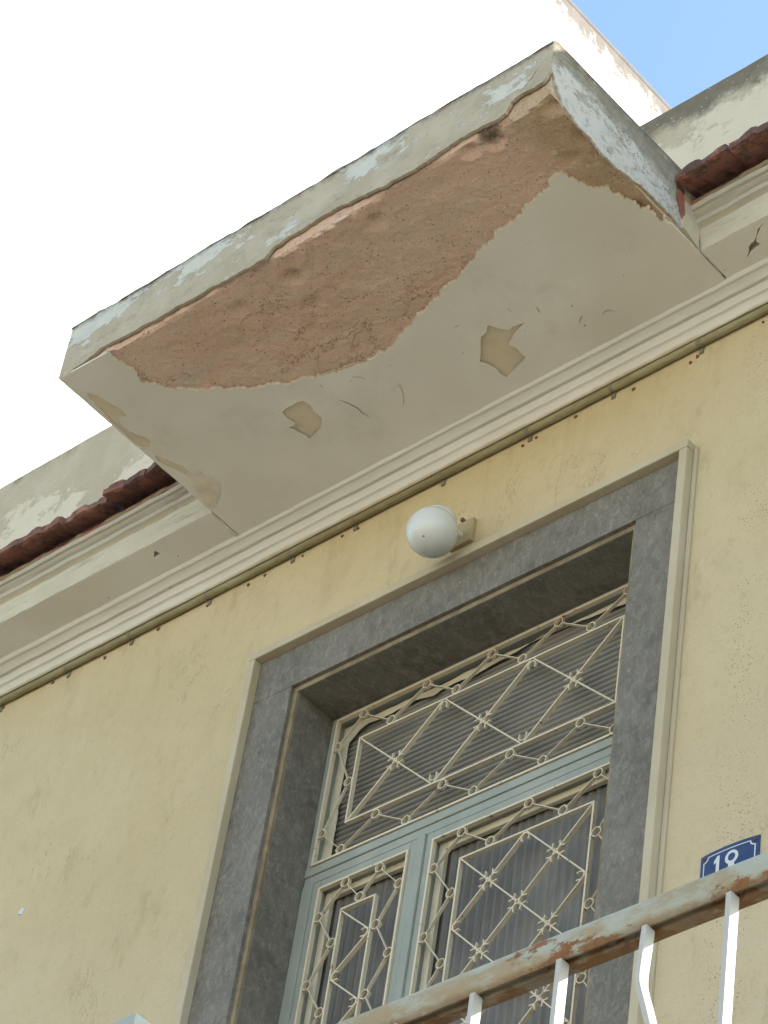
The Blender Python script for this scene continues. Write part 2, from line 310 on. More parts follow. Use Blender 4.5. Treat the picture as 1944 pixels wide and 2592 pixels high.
c = m.mix(m.math('MULTIPLY', drt, 0.75), c, (0.33, 0.25, 0.13))
c = m.mix(m.math('MULTIPLY', m.ramp(m.noise(30, 5, 0.7), 0.66, 0.74), 0.5), c, (0.36, 0.31, 0.24))
m.color(c); m.bump(m.noise(40, 4, 0.6), 0.25, 0.003)
M['moulding'] = m.m
m = Mat('red_bedding_mortar', 0.95, 0.1)
c = m.mix(m.ramp(m.noise(9, 5, 0.7, (0.8, 1, 1)), 0.49, 0.60), (0.28, 0.21, 0.13), (0.31, 0.12, 0.085))
tile_shade = m.ramp(m.math('ADD', m.axis(2), m.math('MULTIPLY', m.noise(16, 6, 0.7, (0.6, 1, 1)), 0.03)), 7.468, 7.474)
c = m.mix(m.math('MULTIPLY', tile_shade, 0.9), c, (0.045, 0.032, 0.028))  # shade of the recess under the tiles, painted into the mortar colour
m.color(c); m.bump(m.noise(50, 5, 0.7), 0.6, 0.005)
M['bedding'] = m.m

m = Mat('terracotta_tile', 0.85, 0.2)
info = m.nt.nodes.new('ShaderNodeObjectInfo').outputs['Random']
c = m.mix(info, (0.25, 0.105, 0.075), (0.37, 0.185, 0.135))
c = m.mix(m.math('MULTIPLY', m.ramp(m.noise(25, 6, 0.7), 0.5, 0.68), 0.65), c, (0.13, 0.085, 0.075))
c = m.mix(m.math('MULTIPLY', m.ramp(m.noise(14, 7, 0.75, off=(3, 1, 2)), 0.47, 0.58), 0.7), c, (0.075, 0.058, 0.052))
c = m.mix(m.math('MULTIPLY', m.ramp(m.noise(40, 7, 0.8, off=(7, 1, 2)), 0.58, 0.66), 0.6), c, (0.42, 0.26, 0.20))
m.color(c); m.bump(m.noise(90, 5, 0.7), 0.4, 0.003)
M['tile'] = m.m

# grey veined marble of the door surround
m = Mat('grey_marble', 0.6, 0.12)
D = (0, 0.75, 0)
c = m.mix(m.ramp(m.noise(6, 7, 0.7, dist=0.4), 0.3, 0.7), (0.135, 0.124, 0.105), (0.20, 0.184, 0.155))
c = m.mix(m.math('MULTIPLY', m.ramp(m.noise(2.2, 4, 0.6, off=(2, 0, 9)), 0.48, 0.72), 0.6), c, (0.215, 0.192, 0.155))
c = m.mix(m.math('MULTIPLY', m.ramp(m.noise(30, 8, 0.8, (1.5, 1, 0.8), rot=D, dist=0.8), 0.47, 0.62), 0.55), c, (0.28, 0.262, 0.225))
c = m.mix(m.math('MULTIPLY', m.ramp(m.noise(75, 7, 0.8, (1.6, 1, 0.7), rot=D, off=(4, 0, 1)), 0.55, 0.66), 0.5), c, (0.38, 0.36, 0.31))
c = m.mix(m.math('MULTIPLY', m.ramp(m.noise(22, 8, 0.78, (1.3, 1, 0.9), rot=D, off=(9, 3, 1), dist=0.6), 0.52, 0.66), 0.45), c, (0.085, 0.082, 0.077))
vn = m.ramp(m.math('ABSOLUTE', m.math('SUBTRACT', m.noise(5, 7, 0.65, (1.4, 1, 0.7), rot=D, off=(1, 0, 3), dist=0.9), 0.5)), 0.010, 0.002)
c = m.mix(m.math('MULTIPLY', vn, 0.15), c, (0.42, 0.40, 0.36))
m.color(c); m.bump(m.noise(120, 3, 0.6), 0.1, 0.001)
M['marble'] = m.m

m = Mat('bead_putty', 0.85, 0.15); m.color(m.mix(m.ramp(m.noise(12, 6, 0.7), 0.35, 0.65), (0.20, 0.155, 0.095), (0.31, 0.255, 0.165))); M['bead'] = m.m
m = Mat('cream_repair', 0.9, 0.15); m.color(m.mix(m.ramp(m.noise(18, 6, 0.7), 0.35, 0.65), (0.62, 0.565, 0.46), (0.74, 0.69, 0.59))); m.bump(m.noise(60, 5, 0.7), 0.4, 0.003); M['repair'] = m.m
m = Mat('cream_trim', 0.8, 0.2)
c = m.mix(m.ramp(m.noise(5, 5, 0.6, (1, 1, 0.6)), 0.35, 0.7), (0.47, 0.40, 0.275), (0.53, 0.465, 0.34))
c = m.mix(m.math('MULTIPLY', m.ramp(m.noise(30, 6, 0.75), 0.6, 0.72), 0.5), c, (0.35, 0.29, 0.19))
m.color(c); m.bump(m.noise(70, 4, 0.6), 0.25, 0.002)
M['trim'] = m.m

# blue-grey oil paint on the timber of the door
m = Mat('bluegrey_paint', 0.55, 0.35)
c = m.mix(m.ramp(m.noise(8, 5, 0.6, (1, 1, 0.5)), 0.35, 0.7), (0.29, 0.31, 0.272), (0.34, 0.36, 0.312))
c = m.mix(m.math('MULTIPLY', m.ramp(m.noise(55, 6, 0.75), 0.66, 0.72), 0.7), c, (0.25, 0.13, 0.07))
c = m.mix(m.math('MULTIPLY', m.ramp(m.noise(12, 5, 0.7), 0.55, 0.75), 0.4), c, (0.36, 0.34, 0.27))
m.color(c); m.bump(m.noise(40, 4, 0.6, (1, 1, 0.2)), 0.2, 0.0015)
M['bluegrey'] = m.m

m = Mat('cream_iron_paint', 0.6, 0.3)
c = m.mix(m.noise(20, 4), (0.61, 0.53, 0.385), (0.69, 0.615, 0.465))
c = m.mix(m.math('MULTIPLY', m.ramp(m.noise(34, 6, 0.75, off=(1, 3, 2)), 0.615, 0.66), 0.85), c, (0.30, 0.155, 0.06))
m.color(c); m.bump(m.noise(120, 3), 0.2, 0.001)
M['grille'] = m.m

m = Mat('ribbed_glass', 0.4, 0.3)
c = m.mix(m.ramp(m.noise(3, 5, 0.6), 0.35, 0.7), (0.125, 0.118, 0.104), (0.205, 0.192, 0.165))
c = m.mix(m.math('MULTIPLY', m.ramp(m.axis(1), 0.1795, 0.1775), 0.55), c, (0.25, 0.24, 0.215))
c = m.mix(m.math('MULTIPLY', m.ramp(m.noise(24, 6, 0.7), 0.55, 0.75), 0.4), c, (0.2, 0.185, 0.15))
m.color(c); m.bump(m.noise(30, 3), 0.1, 0.002)
M['glass'] = m.m

m = Mat('old_cream_sash', 0.85, 0.2)
c = m.mix(m.ramp(m.noise(9, 5, 0.6), 0.35, 0.7), (0.52, 0.47, 0.355), (0.60, 0.555, 0.44))
c = m.mix(m.math('MULTIPLY', m.ramp(m.noise(30, 6, 0.75), 0.58, 0.72), 0.6), c, (0.32, 0.26, 0.17))
m.color(c); m.bump(m.noise(50, 4), 0.3, 0.002)
M['sash'] = m.m

# pale green-grey rail paint broken by rust and ochre run-off
m = Mat('rusty_rail_paint', 0.6, 0.3)
c = m.mix(m.noise(14, 4), (0.36, 0.39, 0.335), (0.43, 0.46, 0.40))
oc = m.ramp(m.noise(9, 7, 0.7, (0.6, 1.3, 1.3), (1.7, 0, 0)), 0.445, 0.58)
c = m.mix(m.math('MULTIPLY', oc, 0.75), c, m.mix(m.noise(30, 4), (0.30, 0.20, 0.085), (0.37, 0.29, 0.165)))
ru = m.ramp(m.math('SUBTRACT', m.noise(14, 9, 0.74, (0.6, 1.2, 1.2), (5.2, 0, 0)), m.math('MULTIPLY', m.math('SUBTRACT', m.axis(2), 4.165), 3.6)), 0.548, 0.61)
c = m.mix(ru, c, m.mix(m.noise(60, 5), (0.12, 0.05, 0.02), (0.33, 0.15, 0.05)))
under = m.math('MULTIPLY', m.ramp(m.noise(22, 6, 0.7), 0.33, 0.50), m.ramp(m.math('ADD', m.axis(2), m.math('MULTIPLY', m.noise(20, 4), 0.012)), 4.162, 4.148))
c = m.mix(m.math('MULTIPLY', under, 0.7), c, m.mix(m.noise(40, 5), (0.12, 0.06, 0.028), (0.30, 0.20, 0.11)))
m.color(c); m.bump(ru, 0.3, 0.001); m.bump(m.noise(90, 4), 0.25, 0.0015)
M['rail'] = m.m
m = Mat('white_baluster_paint', 0.6, 0.3)
c = m.mix(m.noise(14, 4), (0.44, 0.445, 0.43), (0.52, 0.525, 0.51))
c = m.mix(m.math('MULTIPLY', m.ramp(m.noise(45, 6, 0.7), 0.68, 0.74), 0.7), c, (0.25, 0.15, 0.08))
m.color(c)
M['baluster'] = m.m
m = Mat('bluegrey_rail_paint', 0.55, 0.35)
c = m.mix(m.noise(14, 4), (0.34, 0.38, 0.37), (0.40, 0.44, 0.43))
c = m.mix(m.math('MULTIPLY', m.ramp(m.noise(40, 6, 0.7), 0.66, 0.72), 0.6), c, (0.22, 0.12, 0.06))
m.color(c)
M['bluerail'] = m.m

m = Mat('milk_glass', 0.14, 0.5)
c = m.mix(m.math('MULTIPLY', m.math('LESS_THAN', m.voro(34), 0.10), m.ramp(m.axis(2), 6.90, 6.86)), (0.64, 0.645, 0.625), (0.25, 0.2, 0.18))
ring = m.ramp(m.math('ADD', m.axis(2), m.math('MULTIPLY', m.noise(30, 3), 0.008)), 6.950, 6.966)
c = m.mix(m.math('MULTIPLY', ring, 0.6), c, (0.45, 0.31, 0.2))
m.color(c)
m.b.inputs['Subsurface Weight'].default_value = 0.0
M['milk'] = m.m
m = Mat('white_metal', 0.45, 0.4); m.color(m.mix(m.noise(40, 4), (0.60, 0.60, 0.56), (0.70, 0.70, 0.67))); M['white'] = m.m
m = Mat('painted_box', 0.85, 0.2); m.color(m.mix(m.noise(18, 5, 0.7), (0.34, 0.27, 0.16), (0.45, 0.37, 0.22))); M['box'] = m.m
m = Mat('olive_conduit', 0.6, 0.3)
c = m.mix(m.ramp(m.noise(16, 5, 0.7, (0.3, 1, 1)), 0.35, 0.7), (0.22, 0.19, 0.095), (0.36, 0.325, 0.20)); m.color(c); M['conduit'] = m.m
m = Mat('dark_iron', 0.7, 0.3); m.color(m.mix(m.noise(60, 4), (0.10, 0.085, 0.075), (0.2, 0.15, 0.12))); M['iron'] = m.m
m = Mat('clip_paint', 0.7, 0.2); m.color(m.mix(m.noise(60, 4), (0.17, 0.155, 0.10), (0.24, 0.215, 0.14))); M['clip'] = m.m
m = Mat('rust', 0.85, 0.2); m.color(m.mix(m.noise(90, 4), (0.12, 0.05, 0.03), (0.26, 0.12, 0.06))); M['rust'] = m.m
m = Mat('blue_enamel', 0.3, 0.5); m.color(m.mix(m.ramp(m.noise(30, 5), 0.4, 0.7), (0.020, 0.036, 0.115), (0.032, 0.055, 0.15))); M['blue'] = m.m
m = Mat('white_enamel', 0.3, 0.5); m.color(m.mix(m.noise(50, 4), (0.56, 0.59, 0.58), (0.66, 0.69, 0.67))); M['enamel'] = m.m

# sunlit blind wall of the taller building, dirty under its coping
m = Mat('white_limewash', 0.9, 0.15)
c = m.mix(m.noise(0.8, 5), (0.80, 0.78, 0.74), (0.84, 0.83, 0.80))
d = m.ramp(m.math('ADD', m.axis(2), m.math('MULTIPLY', m.noise(3.8, 10, 0.82, (1, 1, 1)), 1.05)), 18.86, 19.03)
c = m.mix(m.math('MULTIPLY', d, 0.93), c, m.mix(m.noise(9, 6), (0.05, 0.042, 0.038), (0.19, 0.16, 0.145)))
m.color(c); m.bump(m.noise(14, 5), 0.2, 0.01)
M['limewash'] = m.m
m = Mat('beige_render', 0.9, 0.15); m.color(m.mix(m.noise(1.5, 5), (0.46, 0.42, 0.35), (0.53, 0.49, 0.42))); M['beige'] = m.m
m = Mat('warm_render', 0.9, 0.15); m.color(m.mix(m.noise(1.5, 5), (0.52, 0.47, 0.38), (0.58, 0.53, 0.44))); M['oppose'] = m.m
m = Mat('cream_render', 0.9, 0.15); m.color(m.mix(m.noise(1.5, 5), (0.60, 0.55, 0.46), (0.66, 0.61, 0.52))); M['cream_render'] = m.m
m = Mat('dark_pane', 0.1, 0.5); m.color((0.05, 0.06, 0.07)); M['pane'] = m.m
m = Mat('asphalt', 0.9, 0.2); m.color(m.mix(m.noise(3, 6), (0.05, 0.05, 0.052), (0.085, 0.083, 0.08))); m.bump(m.noise(160, 3), 0.4, 0.004); M['asphalt'] = m.m
m = Mat('pavement_slabs', 0.9, 0.2); m.color(m.mix(m.noise(2.2, 6), (0.20, 0.185, 0.155), (0.27, 0.25, 0.21))); M['pave'] = m.m
m = Mat('dry_earth', 0.95, 0.1); m.color(m.mix(m.noise(0.2, 6), (0.14, 0.12, 0.085), (0.20, 0.175, 0.125))); M['earth'] = m.m
m = Mat('landing_marble', 0.7, 0.3); m.color(m.mix(m.noise(5, 6), (0.12, 0.11, 0.095), (0.17, 0.155, 0.135))); M['landing'] = m.m
m = Mat('white_paint_line', 0.8, 0.2); m.color(m.mix(m.noise(9, 6), (0.55, 0.55, 0.53), (0.75, 0.75, 0.73))); M['line'] = m.m

# ------------------------------------------------------------------ building helpers
WLOC = {}                                             # world location of every parent used
def tag(o, label=None, cat=None, group=None, kind=None):
    if label: o['label'] = label
    if cat: o['category'] = cat
    if group: o['group'] = group
    if kind: o['kind'] = kind
    return o
def attach(o, parent):
    if parent is not None:
        o.parent = parent
        o.matrix_parent_inverse = Matrix.Translation(-WLOC[parent.name])
def empty(name, loc, parent=None):
    o = bpy.data.objects.new(name, None)
    o.empty_display_size = 0.1
    COL.objects.link(o)
    o.location = loc
    WLOC[o.name] = Vector(loc)
    attach(o, parent)
    return o
def new(name, mesh, parent=None, loc=(0, 0, 0), rot=(0, 0, 0)):
    o = bpy.data.objects.new(name, mesh)
    COL.objects.link(o)
    o.location = loc
    o.rotation_euler = rot
    WLOC[o.name] = Vector(loc)
    attach(o, parent)
    return o
def mesh_of(name, bm, mat, smooth=False):
    bmesh.ops.remove_doubles(bm, verts=bm.verts, dist=1e-6)
    bmesh.ops.recalc_face_normals(bm, faces=bm.faces)
    me = bpy.data.meshes.new(name)
    bm.to_mesh(me); bm.free()
    me.materials.append(M[mat])
    if smooth:
        me.polygons.foreach_set('use_smooth', [True] * len(me.polygons))
        try: me.set_sharp_from_angle(angle=math.radians(38))
        except Exception: pass
    return me
def obj(name, bm, mat, parent=None, smooth=False, loc=(0, 0, 0), rot=(0, 0, 0)):
    return new(name, mesh_of(name, bm, mat, smooth), parent, loc, rot)

def add_box(bm, x0, x1, y0, y1, z0, z1, bevel=0.0):
    r = bmesh.ops.create_cube(bm, size=1.0)
    vs = r['verts']
    for v in vs:
        v.co = Vector((x0 + (v.co.x + .5) * (x1 - x0), y0 + (v.co.y + .5) * (y1 - y0), z0 + (v.co.z + .5) * (z1 - z0)))
    if bevel:
        es = list({e for v in vs for e in v.link_edges})
        bmesh.ops.bevel(bm, geom=es, offset=bevel, segments=2, affect='EDGES', profile=0.6)
def box_bm(*a, **k):
    bm = bmesh.new(); add_box(bm, *a, **k); return bm

def wobble(bm, amp, freq, seed=0.0, axes=(1, 1, 1)):
    for v in bm.verts:
        n = noise.noise_vector(Vector(v.co) * freq + Vector((seed, seed * .7, -seed)))
        v.co += Vector((n.x * axes[0], n.y * axes[1], n.z * axes[2])) * amp

def profile_x(bm, prof, x0, x1, seg=0.05, closed=True):
    """extrude a (y, z) profile along x"""
    n = max(1, int(round((x1 - x0) / seg)))
    rings = []
    for i in range(n + 1):
        x = x0 + (x1 - x0) * i / n
        rings.append([bm.verts.new((x, y, z)) for y, z in prof])
    k = len(prof)
    for i in range(n):
        for j in range(k if closed else k - 1):
            a, b = j, (j + 1) % k
            bm.faces.new((rings[i][a], rings[i][b], rings[i + 1][b], rings[i + 1][a]))
    if closed:
        bm.faces.new(rings[0]); bm.faces.new(list(reversed(rings[-1])))

def ribbon(bm, pts, t, y0, y1, closed=False):
    """flat strip on edge: polyline in (x, z), thickness t in that plane, depth y0..y1"""
    n = len(pts)
    P = [Vector((p[0], p[1])) for p in pts]
    off = []
    for i in range(n):
        if closed: a, b = P[i - 1], P[(i + 1) % n]
        else: a, b = P[max(0, i - 1)], P[min(n - 1, i + 1)]
        d = (b - a).normalized()
        off.append(Vector((-d.y, d.x)) * t / 2)
    rings = []
    for i in range(n):
        q0, q1 = P[i] + off[i], P[i] - off[i]
        rings.append([bm.verts.new((q0.x, y0, q0.y)), bm.verts.new((q1.x, y0, q1.y)),
                      bm.verts.new((q1.x, y1, q1.y)), bm.verts.new((q0.x, y1, q0.y))])
    m_ = n if closed else n - 1
    for i in range(m_):
        A, B = rings[i], rings[(i + 1) % n]
        for j in range(4):
            bm.faces.new((A[j], A[(j + 1) % 4], B[(j + 1) % 4], B[j]))
    if not closed:
        bm.faces.new(rings[0]); bm.faces.new(list(reversed(rings[-1])))
def ribbon_bm(*a, **k):
    bm = bmesh.new(); ribbon(bm, *a, **k); return bm

def jag(pts, step, amp, seed, closed=False):
    """break a polyline up into short uneven pieces"""
    out = []
    n = len(pts)
    for i in range(n if closed else n - 1):
        a = Vector(pts[i]); b = Vector(pts[(i + 1) % n])
        L = (b - a).length
        k = max(1, int(L / step))
        d = (b - a).normalized() if L > 0 else Vector((1, 0))
        nn = Vector((-d.y, d.x))
        for j in range(k):
            p = a + (b - a) * (j / k)
            f = noise.noise(Vector((p.x * 40 + seed, p.y * 40, seed))) + 0.8 * noise.noise(Vector((p.x * 130, p.y * 130 + seed, 3.1)))
            out.append(p + nn * amp * f if (j > 0) else p + nn * amp * .4 * f)
    if not closed: out.append(Vector(pts[-1]))
    return [(p[0], p[1]) for p in out]

def inside(p, poly):
    x, y = p; c = False; n = len(poly); j = n - 1
    for i in range(n):
        xi, yi = poly[i]; xj, yj = poly[j]
        if (yi > y) != (yj > y) and x < (xj - xi) * (y - yi) / (yj - yi) + xi: c = not c
        j = i
    return c

def sheet(outer, holes, to3, thick, extra=()):
    """plate with ragged outline and holes; to3 maps the plane's (a, b) to space, thick is a Vector"""
    verts = []; edges = []
    loops = [outer] + list(holes)
    for L in loops:
        s = len(verts)
        verts += [Vector(p) for p in L]
        edges += [(s + i, s + (i + 1) % len(L)) for i in range(len(L))]
    verts += [Vector(p) for p in extra]
    vo, eo, fo, _, _, _ = delaunay_2d_cdt(verts, edges, [], 0, 1e-6)
    bm = bmesh.new()
    lo = [bm.verts.new(to3(v[0], v[1])) for v in vo]
    hi = [bm.verts.new(Vector(to3(v[0], v[1])) + thick) for v in vo]
    keep = {}
    for f in fo:
        cx = sum(vo[i][0] for i in f) / len(f); cy = sum(vo[i][1] for i in f) / len(f)
        if inside((cx, cy), outer) and not any(inside((cx, cy), h) for h in holes):
            bm.faces.new([lo[i] for i in f]); bm.faces.new([hi[i] for i in reversed(f)])
            for i in range(len(f)):
                e = tuple(sorted((f[i], f[(i + 1) % len(f)])))
                keep[e] = keep.get(e, 0) + 1
    for (a, b), k in keep.items():
        if k == 1: bm.faces.new((lo[a], lo[b], hi[b], hi[a]))
    loose = [v for v in bm.verts if not v.link_faces]
    bmesh.ops.delete(bm, geom=loose, context='VERTS')
    return bm

def slit(pts, w):
    """thin closed outline round a polyline, for a crack"""
    P = [Vector(p) for p in pts]; n = len(P); L = []; R = []
    for i in range(n):
        d = (P[min(n - 1, i + 1)] - P[max(0, i - 1)]).normalized()
        nn = Vector((-d.y, d.x))
        f = w * (0.25 + 0.75 * math.sin(math.pi * (i + .5) / n)) / 2
        L.append(P[i] + nn * f); R.append(P[i] - nn * f)
    return [tuple(p) for p in L + R[::-1]]

def lathe(bm, prof, cx, cy, seg=32):
    rings = []
    for r, z in prof:
        rings.append([bm.verts.new((cx + r * math.cos(2 * math.pi * i / seg), cy + r * math.sin(2 * math.pi * i / seg), z)) for i in range(seg)])
    for a in range(len(prof) - 1):
        for i in range(seg):
            bm.faces.new((rings[a][i], rings[a][(i + 1) % seg], rings[a + 1][(i + 1) % seg], rings[a + 1][i]))
    bm.faces.new(rings[0]); bm.faces.new(list(reversed(rings[-1])))

# ------------------------------------------------------------------ ground and streets
def plane(name, x0, x1, y0, y1, z, mat):
    bm = bmesh.new()
    bm.faces.new([bm.verts.new(p) for p in ((x0, y0, z), (x1, y0, z), (x1, y1, z), (x0, y1, z))])
    return tag(obj(name, bm, mat), kind='structure')
plane('ground', -600, 600, -600, 600, -0.004, 'earth')
plane('street', -120, 120, -11.0, -3.6, 0.004, 'asphalt')
tag(obj('pavement', box_bm(-120, 120, -3.6, 0.0, 0.0, 0.13, bevel=0.012), 'pave'), kind='structure')
tag(obj('far_pavement', box_bm(-120, 120, -14.0, -11.0, 0.0, 0.13, bevel=0.012), 'pave'), kind='structure')
for i in range(24):
    x = -60 + i * 5
    plane('road_marking', x, x + 2.2, -7.36, -7.24, 0.008, 'line')

# ------------------------------------------------------------------ the house
house = empty('house', (-1.8, 0, 0))
tag(house, 'old yellow stucco house in shade with peeling canopy slab over a marble framed door', 'house')

DX, DT, SILL = 0.531, 6.72, 3.25                      # door opening half width, head, sill
HX0, HX1 = -4.98, 2.90
# front wall with the door opening
wall_outer = [(HX0, 0.13), (HX1, 0.13), (HX1, 7.44), (HX0, 7.44)]
wall_hole = [(-0.68, SILL), (0.68, SILL), (0.68, 6.872), (-0.68, 6.872)]
obj('wall', sheet(wall_outer, [wall_hole], lambda a, b: (a, 0.0, b), Vector((0, .3, 0))), 'stucco', house)
bm = bmesh.new(); add_box(bm, HX0, HX1, 0.9, 9.0, 0.13, 7.9)
obj('rear_body', bm, 'beige', house)

# parapet on the roof edge
bm = bmesh.new()
profile_x(bm, [(0.02, 7.446), (0.02, 8.325), (0.035, 8.342), (0.16, 8.342), (0.18, 8.32), (0.18, 7.446)], HX0, HX1, 0.03)
wobble(bm, 0.0028, 3, 2); wobble(bm, 0.0012, 40, 5)
obj('parapet', bm, 'parapet', house, smooth=True)

# cornice runs either side of the canopy: soffit board, fascia with fillets
CPROF = [(-0.190, 7.3335), (-0.2035, 7.394), (-0.1995, 7.398), (-0.203, 7.402), (-0.2165, 7.406), (-0.2205, 7.415), (-0.2150, 7.4185), (-0.2175, 7.422), (-0.2280, 7.425), (-0.2325, 7.430),
         (-0.2400, 7.431), (-0.2440, 7.436), (-0.2450, 7.441), (-0.2400, 7.444), (0.018, 7.444), (0.018, 7.352), (-0.172, 7.352)]
def cornice(x0, x1, seed):
    bm = bmesh.new()
    profile_x(bm, CPROF, x0, x1, 0.03)
    wobble(bm, 0.0022, 18, seed)
    return obj('cornice', bm, 'cornice', house, smooth=True)
cornice(HX0, -0.792, 3)
cornice(0.828, HX1, 9)
def cornice_soffit(x0, x1, holes, seed):
    bm = sheet(jag([(x0, -0.189), (x1, -0.189), (x1, -0.079), (x0, -0.079)], .03, .0006, seed, True), holes,
               lambda a, b: (a, b, 7.3325), Vector((0, 0, .018)))
    return obj('cornice_soffit', bm, 'soffit', house)
cornice_soffit(HX0, -0.792, [jag(CORNICE_FLAKE, .006, .002, 4, True)], 1)
cornice_soffit(0.828, HX1, [jag(CORNICE_HOLE, .006, .0018, 8, True)], 2)
# dark backing behind the broken soffit
obj('lath_backing', box_bm(0.86, 1.06, -0.165, -0.09, 7.3508, 7.3518), 'mortar', house)

# moulding under the soffit, running the whole facade
MPROF = [(0.004, 7.262), (-0.018, 7.262), (-0.0205, 7.275), (-0.024, 7.289), (-0.0265, 7.2915), (-0.033, 7.2925), (-0.0345, 7.297), (-0.0385, 7.307),
         (-0.0425, 7.3115), (-0.0455, 7.3105), (-0.0525, 7.3105), (-0.056, 7.3135), (-0.063, 7.3195), (-0.0725, 7.3225), (-0.0745, 7.3215), (-0.0785, 7.3225), (-0.084, 7.3305), (-0.084, 7.345), (0.004, 7.345)]
bm = bmesh.new()
profile_x(bm, MPROF, HX0, HX1, 0.025)
wobble(bm, 0.0016, 9, 4, (0, 1, 1)); wobble(bm, 0.0007, 60, 1, (0, 1, 1))
obj('moulding', bm, 'moulding', house, smooth=True)

# bedding mortar and the edge row of roof tiles
def bedding(x0, x1, seed):
    bm = bmesh.new()
    profile_x(bm, [(-0.243, 7.4445), (-0.246, 7.455), (-0.238, 7.472), (-0.20, 7.486), (0.015, 7.53), (0.015, 7.4445)], x0, x1, 0.02)
    wobble(bm, 0.006, 30, seed)
    return obj('bedding_mortar', bm, 'bedding', house)
bedding(HX0, -0.80, 2); bedding(0.83, HX1, 6)
def tile_mesh(k):
    """one clay edge tile: a flat pan, a raised roll and a lip, sagging a little"""
    W = 0.158
    top = [(0.0, .010), (.018, .011), (.028, .016), (.046, .0225), (.066, .0235), (.078, .020), (.084, .012), (.094, .0105), (.122, .011), (.132, .0165), (.150, .017), (W, .015)]
    th = .029
    bm = bmesh.new()
    ys = [(-0.235, 0.0), (-0.225, 0.002), (-0.15, .024), (-0.06, .050), (0.074, .078)]
    rows = []
    for y, dz in ys:
        e = 0.004 if y == ys[0][0] else 0.0
        rows.append(([bm.verts.new((x, y, z + dz - e)) for x, z in top], [bm.verts.new((x, y, z * .35 - th + .010 + dz + e * .6)) for x, z in top]))
    n = len(top)
    for i in range(len(ys) - 1):
        for a in range(2):
            for j in range(n - 1):
                bm.faces.new((rows[i][a][j], rows[i][a][j + 1], rows[i + 1][a][j + 1], rows[i + 1][a][j]))
        for j in (0, n - 1):
            bm.faces.new((rows[i][0][j], rows[i + 1][0][j], rows[i + 1][1][j], rows[i][1][j]))
    for r in (rows[0], rows[-1]):
        for j in range(n - 1):
            bm.faces.new((r[0][j], r[0][j + 1], r[1][j + 1], r[1][j]))
    wobble(bm, .0055, 22, k * 3.3); wobble(bm, .0045, 60, k)
    return mesh_of('roof_tile', bm, 'tile')
TM = [tile_mesh(k) for k in range(5)]
def tile_row(x0, x1):
    x = x0; i = 0
    while x < x1:
        o = new('roof_tile', TM[i % 5], house, (x, -.062 + random.uniform(-.012, .010), 7.4895 + random.uniform(-.006, .005)),
                (random.uniform(-.03, .03), random.uniform(-.035, .035), random.uniform(-.05, .05)))
        x += 0.1665; i += 1
tile_row(-0.80 - 0.1665 * 25, -0.86)
tile_row(0.835, 2.75)

# ------------------------------------------------------------------ canopy slab over the door
CX0, CX1, CY, CZ0, CZ1 = -0.790, 0.826, -0.775, 7.329, 7.532
def slab_core():
    bm = bmesh.new()
    nx, ny = 230, 110
    x0, x1, y0, y1 = CX0 + .0062, CX1 - .0062, CY + .0118, 0.016
    def lip(x):
        for a, b in zip(FASCIA_EDGE[:-1], FASCIA_EDGE[1:]):
            if a[0] <= x <= b[0]: return a[1] + (b[1] - a[1]) * (x - a[0]) / max(1e-6, b[0] - a[0])
        return FASCIA_EDGE[-1][1] if x > 0 else FASCIA_EDGE[0][1]
    g = []
    for i in range(nx + 1):
        row = []
        for j in range(ny + 1):
            x = x0 + (x1 - x0) * i / nx; y = y0 + (y1 - y0) * j / ny
            p = Vector((x, y, 0))
            z = 7.3362 + .0026 * noise.noise(p * 5) + .0026 * noise.noise(p * 22 + Vector((4, 1, 0))) + .0016 * noise.noise(p * 75)
            r = noise.noise(p * 11 + Vector((0, 9, 0)))
            if r > .42: z += (r - .42) * .02
            for gx, gy in GOUGES:
                d = math.hypot((x - gx) * .8, y - gy)
                if d < .03: z += (.024 if gx > .55 and gy < -.73 else .012) * (1 - d / .03) ** 1.2
            z += .004 * max(0, noise.noise(p * 40 + Vector((2, 2, 5)))) * max(0, 1 - (x1 - x) / .10)
            w = .0085 + .008 * noise.noise(Vector((x * 8, 3, 1))) + .004 * noise.noise(Vector((x * 40, 7, 1)))
            if y - y0 < w and x > -.60:
                k = 1 - (y - y0) / w
                z = max(z, z + (lip(x) + .003 - z) * k)
            row.append(bm.verts.new((x, y, z)))
        g.append(row)
    for i in range(nx):
        for j in range(ny):
            bm.faces.new((g[i][j], g[i][j + 1], g[i + 1][j + 1], g[i + 1][j]))
    top = [[bm.verts.new((x0, y0, 7.52)), bm.verts.new((x1, y0, 7.52))], [bm.verts.new((x0, y1, 7.52)), bm.verts.new((x1, y1, 7.52))]]
    bm.faces.new((top[0][0], top[0][1], top[1][1], top[1][0]))
    bm.faces.new([r[0] for r in g] + [top[0][1], top[0][0]])
    bm.faces.new([r[-1] for r in reversed(g)] + [top[1][0], top[1][1]])
    bm.faces.new([v for v in reversed(g[0])] + [top[0][0], top[1][0]])
    bm.faces.new([v for v in g[-1]] + [top[1][1], top[0][1]])
    return bm
canopy = obj('canopy_slab', slab_core(), 'mortar', house)
tag(canopy, 'canopy slab of bare reddish mortar over the door')
# screed on top with a worn drip edge
bm = bmesh.new()
profile_x(bm, [(CY - .001, 7.519), (CY + .001, 7.529), (CY + .012, 7.5335), (-.3, 7.540), (0.018, 7.545), (0.018, 7.521)], CX0 - .001, CX1 + .001, .02)
wobble(bm, .0035, 14, 6); wobble(bm, .002, 60, 2)
obj('screed', bm, 'fascia', canopy, smooth=True)

